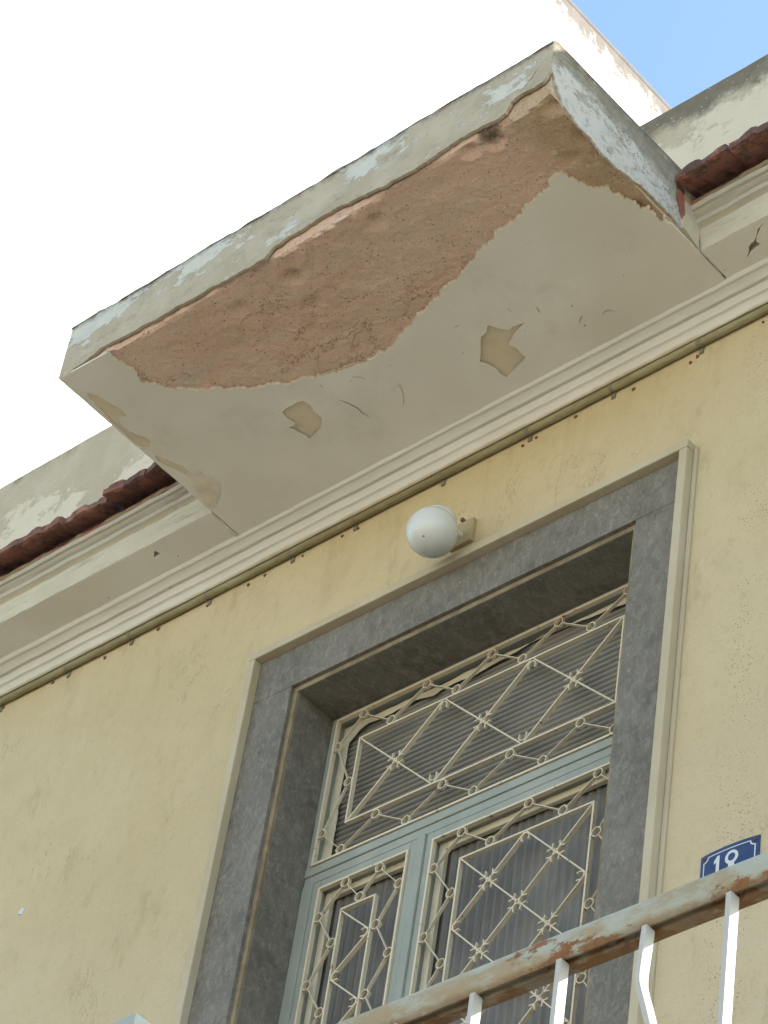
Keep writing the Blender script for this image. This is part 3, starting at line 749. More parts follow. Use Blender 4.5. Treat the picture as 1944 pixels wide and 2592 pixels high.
# front fascia plaster, broken along its lower edge
fe = [(max(CX0, min(CX1, a)), b) for a, b in FASCIA_EDGE]
fe[0] = (CX0 + .001, 7.3325)
fe = jag(fe, .005, .0042, 1)
topl = jag([(CX1 - .0005, 7.519), (CX0 + .03, 7.519), (CX0 + .012, 7.512), (CX0 + .002, 7.47)], .012, .0016, 9)
crk1 = slit(jag([(0.785, 7.455), (0.77, 7.43), (0.748, 7.405), (0.738, 7.392)], .006, .002, 5), .003)
gridx = [(CX0 + .02 + i * .03, 7.39 + j * .028) for i in range(53) for j in range(5)]
fo = fe + topl
ex = [p for p in gridx if inside(p, fo)]
bm = sheet(fo, [crk1], lambda a, b: (a, CY, b), Vector((0, .0085, 0)), ex)
for v in bm.verts:
    v.co.y += .004 * noise.noise(Vector((v.co.x * 4, v.co.z * 7, 1))) + .0018 * noise.noise(Vector((v.co.x * 24, v.co.z * 24, 3)))
tag(obj('fascia_plaster', bm, 'fascia', canopy), 'grey front fascia with flaking whitewash')
# right end plaster
se = jag(SIDE_EDGE, .005, .0045, 4)
so_ = [(CY + .0015, 7.4269)] + se + [(-0.10, 7.3335), (-0.05, 7.52), (CY + .0015, 7.52)]
so_ = [(max(a, CY + .0015), b) for a, b in so_]
ex = [(-.76 + i * .03, 7.37 + j * .028) for i in range(20) for j in range(6)]
ex = [p for p in ex if inside(p, so_)]
bm = sheet(so_, [], lambda a, b: (CX1, a, b), Vector((-.0058, 0, 0)), ex)
for v in bm.verts: v.co.x += .003 * noise.noise(Vector((v.co.y * 7, v.co.z * 9, 1)))
tag(obj('end_plaster', bm, 'endface', canopy), 'chalky white right end of the canopy, black along its top')
# left end plaster
lo_ = [(CY + .0015, 7.3335), (-.10, 7.3335), (-.05, 7.52), (CY + .0015, 7.52)]
bm = sheet(jag(lo_, .03, .0008, 2, True), [], lambda a, b: (CX0, a, b), Vector((.0112, 0, 0)))
obj('end_plaster', bm, 'fascia', canopy)

# soffit: tan base coat, then the grey paint film with flakes missing and cracks
edge = [(min(a, CX1 - .003), b) for a, b in EXPOSED_EDGE]
edge = [p for i, p in enumerate(edge)]
front_l = [(CX0 + .004, CY + .004)]
def soffit_outline(step, amp, seed, inset):
    e = jag(edge, step, amp, seed)
    front = jag([(CX0 + .003, CY + .002), (-0.72, CY + .004), (-0.615, CY + .006)], .01, .0012, seed + 2)
    e = [(a - inset * .2, b + inset) for a, b in e]
    right = jag([(CX1 - .003, max(e[-1][1], -.30)), (CX1 - .003, -.078)], .03, .001, seed + 4)
    left = jag([(CX0 + .003, -.078), (CX0 + .003, CY + .002)], .02, .0015, seed + 6)
    return front + e + right + left[:-1]
crack_base = [slit(jag(k, .005, .0014, 11 + i), .0034 if i == 0 else .0018) for i, k in enumerate(CRACKS[:4])]
bm = sheet(soffit_outline(.0035, .0095, 20, 0.0), [], lambda a, b: (a, b, 7.3320), Vector((0, 0, .0035)))
obj('base_coat', bm, 'tan', canopy)
cr_film = [slit(jag(k, .005, .0014, 11 + i), (.0048 if i == 0 else .0026)) for i, k in enumerate(CRACKS)]
flakes = [jag(PATCH_A, .006, .0018, 31, True), jag(PATCH_B, .006, .0022, 32, True), jag(EDGE_CHIP, .006, .0026, 33, True), jag(EDGE_CHIP_B, .006, .002, 34, True)]
so_out = soffit_outline(.0035, .0095, 20, 0.0018)
ex = []
for i in range(64):
    for j in range(28):
        p = (CX0 + .02 + i * .025, CY + .02 + j * .025)
        if inside(p, so_out): ex.append(p)
def film(a, b):
    # the loose film sags a few millimetres round the flakes and cracks
    s = 0.0
    for cx, cy, r, d in ((-.20, -.29, .10, .004), (-.34, -.30, .10, .0035), (.22, -.21, .12, .0042), (-.15, -.36, .09, .004), (.5, -.2, .12, .0025)):
        q = math.hypot(a - cx, b - cy) / r
        if q < 1: s += d * (1 - q * q) ** 2
    return (a, b, 7.3292 - s * 1.3 + .0012 * noise.noise(Vector((a * 6, b * 6, 0))))
bm = sheet(so_out, flakes + cr_film, film, Vector((0, 0, .0020)), ex)
tag(obj('paint_film', bm, 'soffit', canopy, smooth=False), 'grey paint on the canopy underside, flaked and cracked')

# lumps of repair mortar where the canopy meets the cornice
tag(obj('mortar_repair', sheet(jag(REPAIR, .006, .003, 61, True), [], lambda a, b: (a, b, 7.3275 - .0012 * noise.noise(Vector((a * 40, b * 40, 0)))), Vector((0, 0, .0015))), 'repair', canopy), 'cream smear of repair mortar')
bm = bmesh.new()
for k in range(12):
    y = -.19 + .012 * k
    add_box(bm, -.7975, -.7905, y, y + .0115, 7.3285 + random.uniform(-.0015, .0015), 7.334)
wobble(bm, .003, 60, 4)
obj('joint_mortar', bm, 'repair', canopy)
bm = bmesh.new()
profile_x(bm, [(-.262, 7.346), (-.20, 7.336), (-.20, 7.455), (-.292, 7.468)], CX1 + .0005, CX1 + .005, .003)
wobble(bm, .004, 40, 2, (0.4, 1, 1))
tag(obj('end_patch', bm, 'cornice', canopy), 'ochre mortar at the tile end')
red = [(-.300, 7.475), (-.272, 7.470), (-.268, 7.425), (-.262, 7.395), (-.270, 7.372), (-.280, 7.395), (-.292, 7.425)]
obj('red_mortar', sheet(jag(red, .006, .003, 71, True), [], lambda a, b: (CX1 + .0062, a, b), Vector((-.004, 0, 0))), 'bedding', canopy)

# ------------------------------------------------------------------ door surround
TZ = 6.900
def trim_piece(x0, x1, z0, z1, seed):
    bm = box_bm(x0, x1, -0.031, 0.0, z0, z1, bevel=.003)
    return obj('door_trim', bm, 'trim', house)
trim_piece(-0.7045, 0.7045, 6.8745, TZ, 1)
trim_piece(-0.7035, -0.680, SILL, 6.8735, 2)
trim_piece(0.680, 0.7035, SILL, 6.8735, 3)
# thin rendered backing strip outside the right and left trim
for s in (-1, 1):
    obj('trim_backing', box_bm(min(s * .7045, s * .716), max(s * .7045, s * .716), -0.0075, 0.0, SILL, 6.885, bevel=.002), 'trim', house)
YM = -0.007
def marble(x0, x1, y0, y1, z0, z1):
    return obj('marble_slab', box_bm(x0, x1, y0, y1, z0, z1, bevel=.0012), 'marble', house)
marble(-0.6795, 0.6795, YM, 0.012, 6.7365, 6.8735)            # head
marble(-0.6795, -0.5465, YM, 0.012, SILL, 6.7355)             # jambs
marble(0.5465, 0.6795, YM, 0.012, SILL, 6.7355)
# bead between the face slabs and the reveal
bm = bmesh.new()
add_box(bm, -0.546, 0.546, 0.0045, 0.0125, 6.7215, 6.7362)
add_box(bm, -0.546, -0.5325, 0.0045, 0.0125, SILL, 6.7213)
add_box(bm, 0.5325, 0.546, 0.0045, 0.0125, SILL, 6.7213)
obj('bead', bm, 'bead', house)
marble(-0.531, 0.531, 0.006, 0.30, 6.7205, 6.7485)            # reveals
marble(-0.561, -0.5315, 0.0128, 0.30, SILL, 6.7485)
marble(0.5315, 0.561, 0.0128, 0.30, SILL, 6.7485)

# ------------------------------------------------------------------ door: transom light and two leaves with wrought iron grilles
YG0, YG1 = 0.1335, 0.1455                              # grille bars, front and back
tz0, tz1 = 6.242, 6.708
bm = bmesh.new()
add_box(bm, -0.5305, -0.5135, 0.139, 0.172, 6.24, 6.7195, bevel=.002)
add_box(bm, 0.5135, 0.5305, 0.139, 0.172, 6.24, 6.7195, bevel=.002)
add_box(bm, -0.5130, 0.5130, 0.139, 0.172, 6.7105, 6.7195, bevel=.002)
transom = obj('transom_window', bm, 'bluegrey', house)
tag(transom, 'fanlight over the door with ribbed glass and cream iron grille')
bm = bmesh.new()
add_box(bm, -0.5303, 0.5303, 0.136, 0.172, 6.214, 6.2390, bevel=.003)
add_box(bm, -0.5303, 0.5303, 0.140, 0.172, 6.1885, 6.2138, bevel=.003)
obj('transom_rail', bm, 'bluegrey', house)

def ring_mesh(r=.0125):
    bm = bmesh.new()
    ribbon(bm, [(r * math.cos(2 * math.pi * i / 18), r * math.sin(2 * math.pi * i / 18)) for i in range(18)], .0024, 0, .0090, closed=True)
    return mesh_of('ring', bm, 'grille')
RING = ring_mesh()
def scroll_mesh():
    """horseshoe scroll nesting in the crook of two crossing bars, opening along +z"""
    pts = []
    r = .0112; cz = .0170
    for i in range(15):
        a = math.radians(150 + 240 * i / 14)
        pts.append((r * math.cos(a) * 1.02, cz + r * math.sin(a) * 1.05))
    pts = [(pts[0][0] - .0008, pts[0][1] + .0038)] + pts + [(pts[-1][0] + .0008, pts[-1][1] + .0038)]
    bm = bmesh.new()
    ribbon(bm, pts, .0030, -.0008, .0064)
    return mesh_of('scroll', bm, 'grille')
SCROLL = scroll_mesh()
def bar(parent, p, q, t=.0045, name='grille_bar', y0=YG0, y1=YG1):
    obj(name, ribbon_bm([p, q], t, y0, y1), 'grille', parent)
def frame_bars(parent, x0, x1, z0, z1, t=.0055, y0=YG0, y1=YG1):
    h = t / 2
    bar(parent, (x0, z1 - h), (x1, z1 - h), t, y0=y0, y1=y1)
    bar(parent, (x0, z0 + h), (x1, z0 + h), t, y0=y0, y1=y1)
    bar(parent, (x0 + h, z0 + t + .0002), (x0 + h, z1 - t - .0002), t, y0=y0, y1=y1)
    bar(parent, (x1 - h, z0 + t + .0002), (x1 - h, z1 - t - .0002), t, y0=y0, y1=y1)
def put_ring(parent, x, z): new('ring', RING, parent, (x, YG0 + .0003, z), (0, random.uniform(0, 6), 0))
def put_scroll(parent, x, z, dirs):
    for d in dirs:
        a = {'u': 0, 'r': math.pi / 2, 'd': math.pi, 'l': -math.pi / 2}[d]
        new('scroll', SCROLL, parent, (x, YG0 + .0006, z), (0, a, 0))
def zigzag(parent, pts, r=.0125):
    for a, b in zip(pts[:-1], pts[1:]):
        A = Vector(a); B = Vector(b); d = (B - A).normalized()
        nn = Vector((-d.y, d.x)) * 0
        bar(parent, tuple(A + d * r * .75 + nn), tuple(B - d * r * .75 + nn), .0020, 'grille_strip', YG0 + .0010, YG1 - .0022)

# transom grille: three bays of crossing bars inside a ring border
frame_bars(transom, -.511, .511, tz0, tz1, .006)
frame_bars(transom, -.4185, .4185, 6.337, 6.6095, .005)
xs = [-.416, -.1385, .1385, .416]
for i in range(3):
    a, b = xs[i] + .002, xs[i + 1] - .002
    cx, cz = (a + b) / 2, 6.473
    bar(transom, (a + .003, 6.603), (b - .003, 6.3435), .0034)
    for p, q in (((a + .003, 6.3435), (cx - .003, cz - .0029)), ((cx + .003, cz + .0029), (b - .003, 6.603))):
        bar(transom, p, q, .0042)
    put_scroll(transom, cx, cz, 'udlr')
for x in xs[1:3]:
    put_scroll(transom, x, 6.602, 'd'); put_scroll(transom, x, 6.345, 'u')
to = [-.419, -.209, .0, .209, .419]; ti = [-.3165, -.1045, .104, .3145]
top = []; bot = []
for k in range(5):
    top.append((to[k], 6.689)); bot.append((to[k], 6.2585))
    if k < 4: top.append((ti[k], 6.6225)); bot.append((ti[k], 6.3235))
lft = [(-.4945, 6.6136), (-.4325, 6.475), (-.4945, 6.3363)]; rgt = [(-x, z) for x, z in lft]
for p in top + bot + lft + rgt: put_ring(transom, *p)
zigzag(transom, [lft[0]] + top + rgt + bot[::-1] + [lft[2]])
zigzag(transom, lft[0:1] + lft[1:])
zigzag(transom, [top[-1], rgt[0]])

# sash behind the transom grille: old cream paper stuck round the edge, torn inside
inn = [p for p in SASH_IN]
outer = [(-.5125, 6.262), (inn[0][0], 6.262)] + inn + [(.500, inn[-1][1] + .004), (.500, SASH_TOP[-1][1]), ] + [(x, min(z, 6.703)) for x, z in reversed(SASH_TOP[1:-1])] + [(-.5125, min(SASH_TOP[0][1], 6.703))]
outer[-1] = (-.5125, 6.7025)
bm = sheet(jag(outer, .012, .0012, 50, True), [], lambda a, b: (a, .1655 + .003 * noise.noise(Vector((a * 14, b * 14, 0))), b), Vector((0, .0016, 0)))
obj('torn_paper', bm, 'sash', transom)
def ribbed(x0, x1, z0, z1, pitch, horiz, y, amp):
    bm = bmesh.new()
    L = (z1 - z0) if horiz else (x1 - x0)
    n = int(L / pitch * 8)
    front = []; back = []
    for i in range(n + 1):
        u = (z0 if horiz else x0) + L * i / n
        h = y - amp * abs(math.cos(math.pi * (u - (z0 if horiz else x0)) / pitch)) ** 1.3
        a = (x0, h, u) if horiz else (u, h, z0); b = (x1, h, u) if horiz else (u, h, z1)
        front.append((bm.verts.new(a), bm.verts.new(b)))
        back.append((bm.verts.new((a[0], y + .004, a[2])), bm.verts.new((b[0], y + .004, b[2]))))
    for i in range(n):
        bm.faces.new((front[i][0], front[i][1], front[i + 1][1], front[i + 1][0]))
        bm.faces.new((back[i][0], back[i][1], back[i + 1][1], back[i + 1][0]))
    for i in (0, n): bm.faces.new((front[i][0], front[i][1], back[i][1], back[i][0]))
    return bm
obj('glass_pane', ribbed(-.5128, .5128, 6.2396, 6.7102, .0172, True, .183, .0075), 'glass', transom, smooth=True)

# the two leaves
def leaf(x0, x1, gx0, gx1, ix0, ix1, bays, label):
    zt, zb = 6.1865, SILL + .01                        # leaf height
    gz1, gz0 = 6.160, 4.975                            # grille
    bm = bmesh.new()
    add_box(bm, x0, gx0 - .001, .139, .175, zb, zt, bevel=.0025)
    add_box(bm, gx1 + .001, x1, .139, .175, zb, zt, bevel=.0025)
    add_box(bm, gx0 - .0008, gx1 + .0008, .139, .175, gz1 + .001, zt, bevel=.0025)
    add_box(bm, gx0 - .0008, gx1 + .0008, .139, .175, 4.86, gz0 - .001, bevel=.0025)
    add_box(bm, gx0 - .0008, gx1 + .0008, .150, .172, 3.47, 4.859, bevel=.0025)
    add_box(bm, gx0 - .0008, gx1 + .0008, .139, .175, zb, 3.469, bevel=.0025)
    lf = obj('door_leaf', bm, 'bluegrey', house)
    tag(lf, label)
    frame_bars(lf, gx0, gx1, gz0, gz1, .0055)
    frame_bars(lf, ix0, ix1, 5.072, 6.0635, .005)
    # lattice
    pz = .1995 if bays == 2 else .1990
    zc = 6.059
    if bays == 2:
        X = [ix0 + .0027, (ix0 + ix1) / 2, ix1 - .0027]; w = X[1] - X[0]
        rows = int((zc - 5.075) / pz + 1e-6)
        for r in range(rows):
            for k in range(2):
                a, b = X[k] + .002, X[k + 1] - .002; z1 = zc - r * pz; z0 = z1 - pz + .003
                cx, cz = (a + b) / 2, (z0 + z1) / 2
                bar(lf, (a, z1), (b, z0), .0034)
                bar(lf, (a, z0), (cx - .003, cz - .003), .0034); bar(lf, (cx + .003, cz + .003), (b, z1), .0034)
                put_scroll(lf, cx, cz, 'udlr')
            z0 = zc - (r + 1) * pz
            if r < rows - 1:
                put_scroll(lf, X[1], z0, 'udlr'); put_scroll(lf, X[0] + .001, z0, 'r'); put_scroll(lf, X[2] - .001, z0, 'l')
        put_scroll(lf, X[1], zc, 'd')
    else:
        z = zc; a, b = ix0 + .003, ix1 - .003; k = 0
        while z - pz / 2 > 5.07:
            z2 = z - pz / 2
            bar(lf, (a if k % 2 == 0 else b, z - .002), (b if k % 2 == 0 else a, z2 + .002), .0034)
            put_scroll(lf, b if k % 2 == 0 else a, z2, 'l' if k % 2 == 0 else 'r')
            z = z2; k += 1
    # ring border
    if bays == 2:
        tox = [gx0 + .0915, (gx0 + gx1) / 2 - .0015, gx1 - .0945]; tix = [ix0 + .0893, ix1 - .0935]
        tp = [(tox[0], 6.1425), (tix[0], 6.0760), (tox[1], 6.1425), (tix[1], 6.0755), (tox[2], 6.1425)]
    else:
        tp = [(gx0 + .089, 6.1425), ((ix0 + ix1) / 2, 6.0775), (gx1 - .089, 6.1425)]
    for p in tp: put_ring(lf, *p)
    L = []; R = []
    for k in range(6):
        z = 6.066 - k * .1985
        if z > 5.0:
            L.append((gx0 + .0165, z)); R.append((gx1 - .0165, z))
        if z - .0975 > 5.06:
            L.append((ix0 - .0137, z - .0975)); R.append((ix1 + .0137, z - .0975))
    for p in L + R: put_ring(lf, *p)
    zigzag(lf, L); zigzag(lf, R); zigzag(lf, [L[0]] + tp + [R[0]])
    # inner sash
    sx0, sx1 = gx0 + .004, gx1 - .004
    bm = bmesh.new()
    add_box(bm, sx0 - .003, sx0 + .018, .1605, .174, gz0, gz1, bevel=.002)
    add_box(bm, sx1 - .018, sx1 + .003, .1605, .174, gz0, gz1, bevel=.002)
    add_box(bm, sx0 + .0182, sx1 - .0182, .1605, .174, gz1 - .020, gz1, bevel=.002)
    obj('sash_frame', bm, 'sash', lf)
    obj('glass_pane', ribbed(sx0, sx1, gz0, gz1, .0255, False, .183, .0045), 'glass', lf, smooth=True)
    return lf
leaf(-.4945, -.1585, -.4705, -.1835, -.3810, -.2690, 1, 'narrow left door leaf with iron grille')
leaf(-.1325, .4945, -.1095, .4800, -.0125, .3845, 2, 'wide right door leaf with iron grille')
bm = bmesh.new()
add_box(bm, -.158, -.133, .1325, .150, SILL + .01, 6.188, bevel=.003)
obj('meeting_strip', bm, 'bluegrey', house)
bm = bmesh.new()
add_box(bm, -.5303, -.4955, .1375, .172, SILL, 6.188, bevel=.002)
add_box(bm, .4955, .5303, .1375, .172, SILL, 6.188, bevel=.002)
obj('door_frame', bm, 'bluegrey', house)

# small plugs and nail scars in the wall under the moulding, one flake of white
bm = bmesh.new()
for i, (x, z) in enumerate(SPOTS):
    n0 = len(bm.verts)
    r = random.uniform(.004, .0075)
    pts = [(x + r * random.uniform(.6, 1.2) * math.cos(a), z + r * random.uniform(.6, 1.3) * math.sin(a)) for a in [k * math.pi / 4 for k in range(8)]]
    f0 = [bm.verts.new((p[0], .001, p[1])) for p in pts]; f1 = [bm.verts.new((x + (p[0] - x) * .7, -.0035, z + (p[1] - z) * .7)) for p in pts]
    for k in range(8): bm.faces.new((f0[k], f0[(k + 1) % 8], f1[(k + 1) % 8], f1[k]))
    bm.faces.new(f1)
tag(obj('wall_plugs', bm, 'rust', house), kind='stuff')
fx, fz = FLECK[0]
obj('paint_flake', sheet(jag([(fx - .010, fz - .006), (fx + .009, fz - .011), (fx + .012, fz + .004), (fx, fz + .012), (fx - .011, fz + .005)], .004, .002, 3, True), [], lambda a, b: (a, -.0016, b), Vector((0, .0018, 0))), 'enamel', house)
# landing in front of the door
obj('landing', box_bm(-1.9, 3.4, -1.62, 0.0, 3.05, SILL, bevel=.01), 'landing', house)
obj('landing_wall', box_bm(-1.85, 3.35, -1.57, -1.37, 0.13, 3.049), 'stucco', house)

# ------------------------------------------------------------------ conduit along the moulding
cond = empty('conduit', (-1.8, -.013, 7.243))
tag(cond, 'long olive painted conduit clipped along the foot of the moulding', 'conduit')
bm = bmesh.new()
prof = [(-.0118 + .0102 * math.cos(a), 7.2455 + .0102 * math.sin(a)) for a in [k * 2 * math.pi / 14 for k in range(14)]]
profile_x(bm, prof, HX0 + .01, HX1 - .01, .04)
wobble(bm, .0016, 5, 3, (0, .4, 1)); wobble(bm, .0006, 40, 3, (0, 1, 1))
obj('pipe', bm, 'conduit', cond, smooth=True)
CLIP = bmesh.new()
cp = [(-.0118 + .0118 * math.cos(a), .0118 * math.sin(a)) for a in [k * 2 * math.pi / 14 for k in range(14)]]
profile_x(CLIP, cp, -.006, .006, .02)
add_box(CLIP, -.006, .006, -.004, .0005, -.027, -.008)
CLIP = mesh_of('clip', CLIP, 'clip')
for x in (-2.6, -2.3, -2.03, -1.77, -1.496, -1.245, -.951, -.645, -.422, -.122, .164, .431, .700, .98, 1.25, 1.53, 1.8, 2.1, 2.4, 2.7):
    new('clip', CLIP, cond, (x, 0, 7.2455), (0, random.uniform(-.08, .08), 0))

# ------------------------------------------------------------------ wall lamp
lx, ly, lz = -.0195, -.110, 6.912
lamp = empty('wall_lamp', (lx, 0, 6.985))
tag(lamp, 'white milk glass globe lamp on a short bracket above the door', 'wall lamp')
bm = bmesh.new()
bmesh.ops.create_uvsphere(bm, u_segments=48, v_segments=32, radius=.0645)
for v in bm.verts:
    v.co += Vector((lx, ly, lz))
obj('globe', bm, 'milk', lamp, smooth=True)
bm = bmesh.new()
lathe(bm, [(.0, 6.984), (.026, 6.983), (.040, 6.978), (.0475, 6.968), (.0480, 6.954), (.0455, 6.952), (.0455, 6.964), (.0, 6.966)], lx, ly + .013, 40)
obj('fitter_cap', bm, 'white', lamp, smooth=True)
bm = bmesh.new()
prof = [(lx + .009 * math.cos(a), 6.978 + .009 * math.sin(a)) for a in [k * 2 * math.pi / 12 for k in range(12)]]
r0 = [bm.verts.new((x, ly + .02, z)) for x, z in prof]; r1 = [bm.verts.new((x, -.010, z)) for x, z in prof]
for k in range(12): bm.faces.new((r0[k], r0[(k + 1) % 12], r1[(k + 1) % 12], r1[k]))
bm.faces.new(r0); bm.faces.new(r1)
obj('arm', bm, 'white', lamp, smooth=True)
obj('wall_box', box_bm(lx - .037, lx + .038, -.013, 0.001, 6.948, 7.026, bevel=.003), 'box', lamp)
obj('screw', box_bm(lx - .004, lx + .005, -.019, 0.0, 7.0275, 7.0365, bevel=.002), 'iron', lamp)

# ------------------------------------------------------------------ house number plate
px0, px1, pz0, pz1 = .8145, .9625, 5.512, 5.6305
sign = empty('house_number_sign', ((px0 + px1) / 2, 0, (pz0 + pz1) / 2))
tag(sign, 'blue enamel house number plate 18 screwed to the yellow wall, half behind the handrail', 'number plate')
def bow(x, z): # the enamelled sheet is pressed slightly convex
    u = (x - (px0 + px1) / 2) / (px1 - px0) * 2
    return -.0035 - .005 * (1 - u * u)
def plate_sheet(outer, holes, lift, thick):
    ex = [(px0 + (px1 - px0) * i / 16, pz0 + (pz1 - pz0) * j / 10) for i in range(17) for j in range(11)]
    ex = [p for p in ex if inside(p, outer) and not any(inside(p, h) for h in holes)]
    return sheet(outer, holes, lambda a, b: (a, bow(a, b) - lift, b), Vector((0, thick, 0)), ex)
def dens(poly, step=.006):
    out = []
    for i in range(len(poly)):
        a = Vector(poly[i]); b = Vector(poly[(i + 1) % len(poly)]); k = max(1, int((b - a).length / step))
        out += [tuple(a + (b - a) * j / k) for j in range(k)]
    return out
pl = [(px0, pz0), (px1, pz0), (px1, pz1)] + [(px1 - (px1 - px0) * i / 16, pz1 + .0005 * (1 - (2 * i / 16 - 1) ** 2)) for i in range(1, 16)] + [(px0, pz1)]
obj('plate', plate_sheet(dens(pl), [], 0, .0025), 'blue', sign)
def border(inset, r):
    x0, x1, z0, z1 = px0 + inset, px1 - inset, pz0 + inset, pz1 - inset
    P = []
    for cx, cz, a0 in ((x0, z0, math.pi / 2), (x1, z0, math.pi), (x1, z1, -math.pi / 2), (x0, z1, 0)):
        for i in range(7):
            a = a0 - (math.pi / 2) * i / 6
            P.append((cx + r * math.cos(a), cz + r * math.sin(a)))
    return P
obj('border', plate_sheet(dens(border(.0085, .0115)), [dens(border(.0108, .0115))], .0006, .0007), 'enamel', sign)
def digit_ring(cx, cz, rx, rz, n=26): return [(cx + rx * math.cos(2 * math.pi * i / n), cz + rz * math.sin(2 * math.pi * i / n)) for i in range(n)]
# figure 1 with flag and foot
one = [(.8600, 5.6130), (.8662, 5.6130), (.8662, 5.5325), (.8578, 5.5325), (.8578, 5.5980), (.8520, 5.5960), (.8520, 5.6030)]
obj('figure', plate_sheet(dens(one, .004), [], .0006, .0007), 'enamel', sign)
def eight():
    N = 40; out = []
    up = (.8972, 5.5965, .0163, .0172); lw = (.8972, 5.5540, .0190, .0220)
    for i in range(31):
        a = math.radians(-62 + (304) * i / 30)
        out.append((up[0] + up[2] * math.cos(a), up[1] + up[3] * math.sin(a)))
    for i in range(31):
        a = math.radians(112 + (316) * i / 30)
        out.append((lw[0] + lw[2] * math.cos(a), lw[1] + lw[3] * math.sin(a)))
    return out
h1 = digit_ring(.8972, 5.5970, .0092, .0100); h2 = digit_ring(.8972, 5.5537, .0110, .0138)
obj('figure', plate_sheet(eight(), [h1, h2], .0006, .0007), 'enamel', sign)
for sx, sz in ((px0 + .0085, pz1 - .0065), (px1 - .0105, pz1 - .009), (px0 + .0085, pz0 + .0085), (px1 - .0105, pz0 + .0085)):
    bm = bmesh.new()
    bmesh.ops.create_uvsphere(bm, u_segments=12, v_segments=8, radius=.0042)
    for v in bm.verts: v.co = Vector((v.co.x + sx, v.co.y * .6 + bow(sx, sz) - .0008, v.co.z + sz))
    obj('screw', bm, 'rust', sign, smooth=True)

# ------------------------------------------------------------------ railings on the landing
rail = empty('railing', (1.9, -1.4, SILL))
tag(rail, 'rust streaked pale green railing with white flat balusters in front of the door', 'railing')
RPROF = [(-1.3765, 4.1425), (-1.3950, 4.1420), (-1.3975, 4.1530), (-1.4035, 4.1530), (-1.4065, 4.1435), (-1.4100, 4.1430), (-1.4145, 4.1490),
         (-1.4165, 4.1580), (-1.4170, 4.1700), (-1.4160, 4.1810), (-1.4140, 4.1860), (-1.4090, 4.1880), (-1.3830, 4.1880), (-1.3775, 4.1850), (-1.3750, 4.1780), (-1.3750, 4.1460)]
bm = bmesh.new()
profile_x(bm, [(y + .012, z) for y, z in RPROF], 1.17, 3.3, .012)
wobble(bm, .0009, 8, 1, (0, 1, 1)); wobble(bm, .0004, 60, 1, (0, 1, 1))
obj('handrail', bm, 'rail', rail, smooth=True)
def baluster(pts, name='baluster'):
    bm = ribbon_bm(pts, .0085, -1.4035, -1.3855)
    return obj(name, bm, 'baluster', rail)
for i, x in enumerate((1.285, 1.431, 1.5745, 1.7275, None, 2.012, 2.156, 2.30, 2.444, 2.588, 2.732, 2.876, 3.02, 3.164)):
    if x is None:                                       # this one has been knocked out of true
        baluster([(1.8735, 4.1425), (1.8715, 4.108), (1.8695, 4.080), (1.8688, 4.064), (1.8700, 4.050), (1.8740, 4.036), (1.8830, 4.009), (1.8935, 3.975), (1.9000, 3.90), (1.9010, 3.80), (1.893, 3.70), (1.876, 3.56), (1.868, 3.42), (1.866, SILL + .08)])
    else:
        baluster([(x, 4.1425), (x + random.uniform(-.002, .002), 3.7), (x, SILL + .08)])
obj('bottom_rail', box_bm(1.17, 3.3, -1.405, -1.384, SILL + .06, SILL + .08, bevel=.002), 'rail', rail)
for x in (1.18, 3.28):
    obj('post', box_bm(x - .012, x + .012, -1.412, -1.376, SILL, 4.142, bevel=.002), 'rail', rail)

rail2 = empty('railing', (-.4, -1.57, SILL))
tag(rail2, 'blue grey railing whose square cornered handrail just shows at the bottom left edge', 'railing')
RC = (1.0714, -1.5718, 4.19)                                          # outer top corner of the handrail
x1, y1, z1 = RC
bm = bmesh.new()
add_box(bm, -1.8, x1, y1, y1 + .036, z1 - .034, z1, bevel=.005)
add_box(bm, x1 - .036, x1, y1 + .0365, -1.2, z1 - .034, z1, bevel=.005)
obj('handrail', bm, 'bluerail', rail2)
for i in range(18):
    x = x1 - .12 - i * .145
    if x > -1.75: obj('baluster', ribbon_bm([(x, z1 - .034), (x, SILL + .08)], .0085, y1 + .009, y1 + .027), 'baluster', rail2)
obj('bottom_rail', box_bm(-1.8, x1, y1 + .008, y1 + .028, SILL + .06, SILL + .08, bevel=.002), 'bluerail', rail2)
for x in (-1.78, x1 - .02):
    obj('post', box_bm(x - .012, x + .012, y1 + .005, y1 + .031, SILL, z1 - .0345, bevel=.002), 'bluerail', rail2)

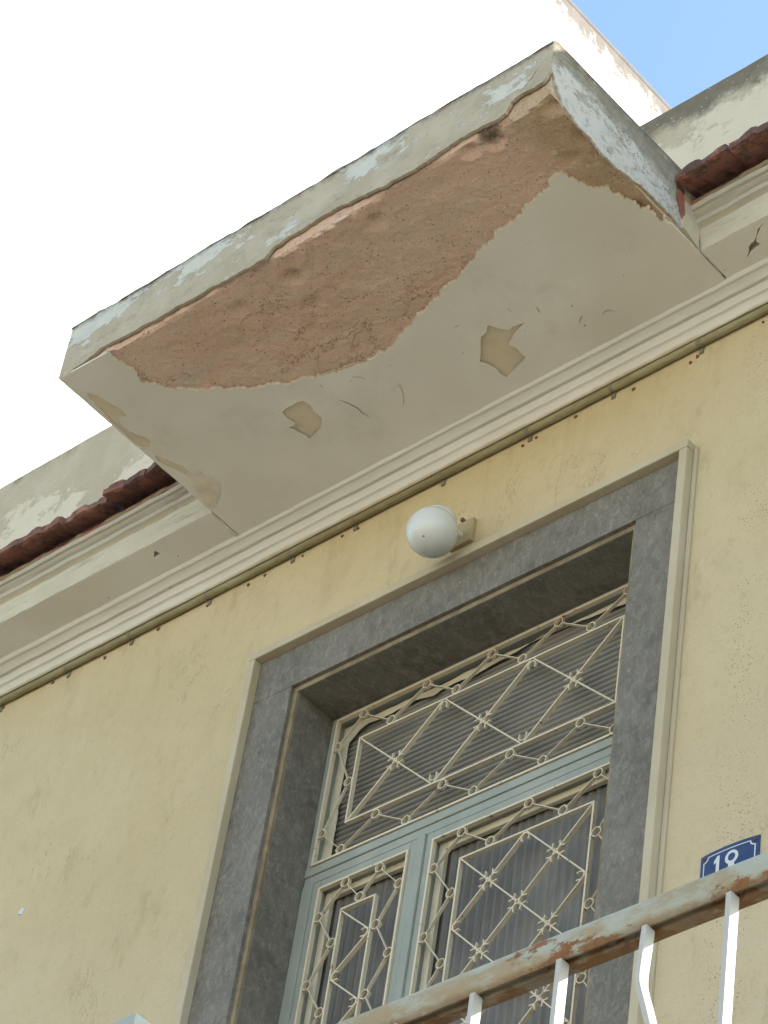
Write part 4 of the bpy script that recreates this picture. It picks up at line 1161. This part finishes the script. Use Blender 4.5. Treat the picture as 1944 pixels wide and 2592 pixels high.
# ------------------------------------------------------------------ neighbours
nb = empty('apartment_building', (-9, 3, 0))
tag(nb, 'tall white apartment block with sunlit blind side wall and dirty roof edge', 'building')
bm = bmesh.new()
add_box(bm, -13.0, -5.0, 0.02, 15.0, 0.0, 18.60)
obj('wall', bm, 'limewash', nb)
bm = bmesh.new()
add_box(bm, -13.004, -4.996, 0.016, 15.004, 18.601, 18.645, bevel=.02)
obj('coping', bm, 'limewash', nb)
def windows(b, xs_, zs_, y, w=1.3, h=1.4):
    for x in xs_:
        for z in zs_:
            bm = bmesh.new()
            add_box(bm, x - w / 2, x - w / 2 + .07, y - .04, y + .02, z, z + h); add_box(bm, x + w / 2 - .07, x + w / 2, y - .04, y + .02, z, z + h)
            add_box(bm, x - w / 2 + .0705, x + w / 2 - .0705, y - .04, y + .02, z, z + .07); add_box(bm, x - w / 2 + .0705, x + w / 2 - .0705, y - .04, y + .02, z + h - .07, z + h)
            f = obj('window', bm, 'white', b)
            obj('pane', box_bm(x - w / 2 + .071, x + w / 2 - .071, y - .02, y - .005, z + .071, z + h - .071), 'pane', f)
windows(nb, (-11.6, -9.0, -6.5), (1.2, 4.2, 7.2, 10.2, 13.2, 16.0), 0.02)
def far_house(name, label, x0, x1, y0, y1, z1, mat, facing, xs_, zs_):
    b = empty(name, ((x0 + x1) / 2, (y0 + y1) / 2, 0))
    tag(b, label, 'building')
    obj('wall', box_bm(x0, x1, y0, y1, 0.0, z1), mat, b)
    obj('coping', box_bm(x0 - .05, x1 + .05, y0 - .05, y1 + .05, z1 + .002, z1 + .12, bevel=.02), mat, b)
    for x in xs_:
        for z in zs_:
            w, hh = 1.2, 1.5
            f = obj('window', box_bm(x - w / 2, x + w / 2, y1 - .02, y1 + .05, z, z + hh), 'white', b)
            obj('pane', box_bm(x - w / 2 + .08, x + w / 2 - .08, y1 + .051, y1 + .058, z + .08, z + hh - .08), 'pane', f)
far_house('street_house', 'long sunlit beige house across the street from the yellow house', -26, -3.0, -23, -14.0, 9.2, 'oppose', 1, (-23, -19, -15, -11, -7, -4.6), (1.4, 5.0))
far_house('street_house', 'sunlit cream corner house across the street on the right', -2.8, 18, -23, -14.0, 8.2, 'cream_render', 1, (-1, 3, 7, 11, 15), (1.4, 4.8))
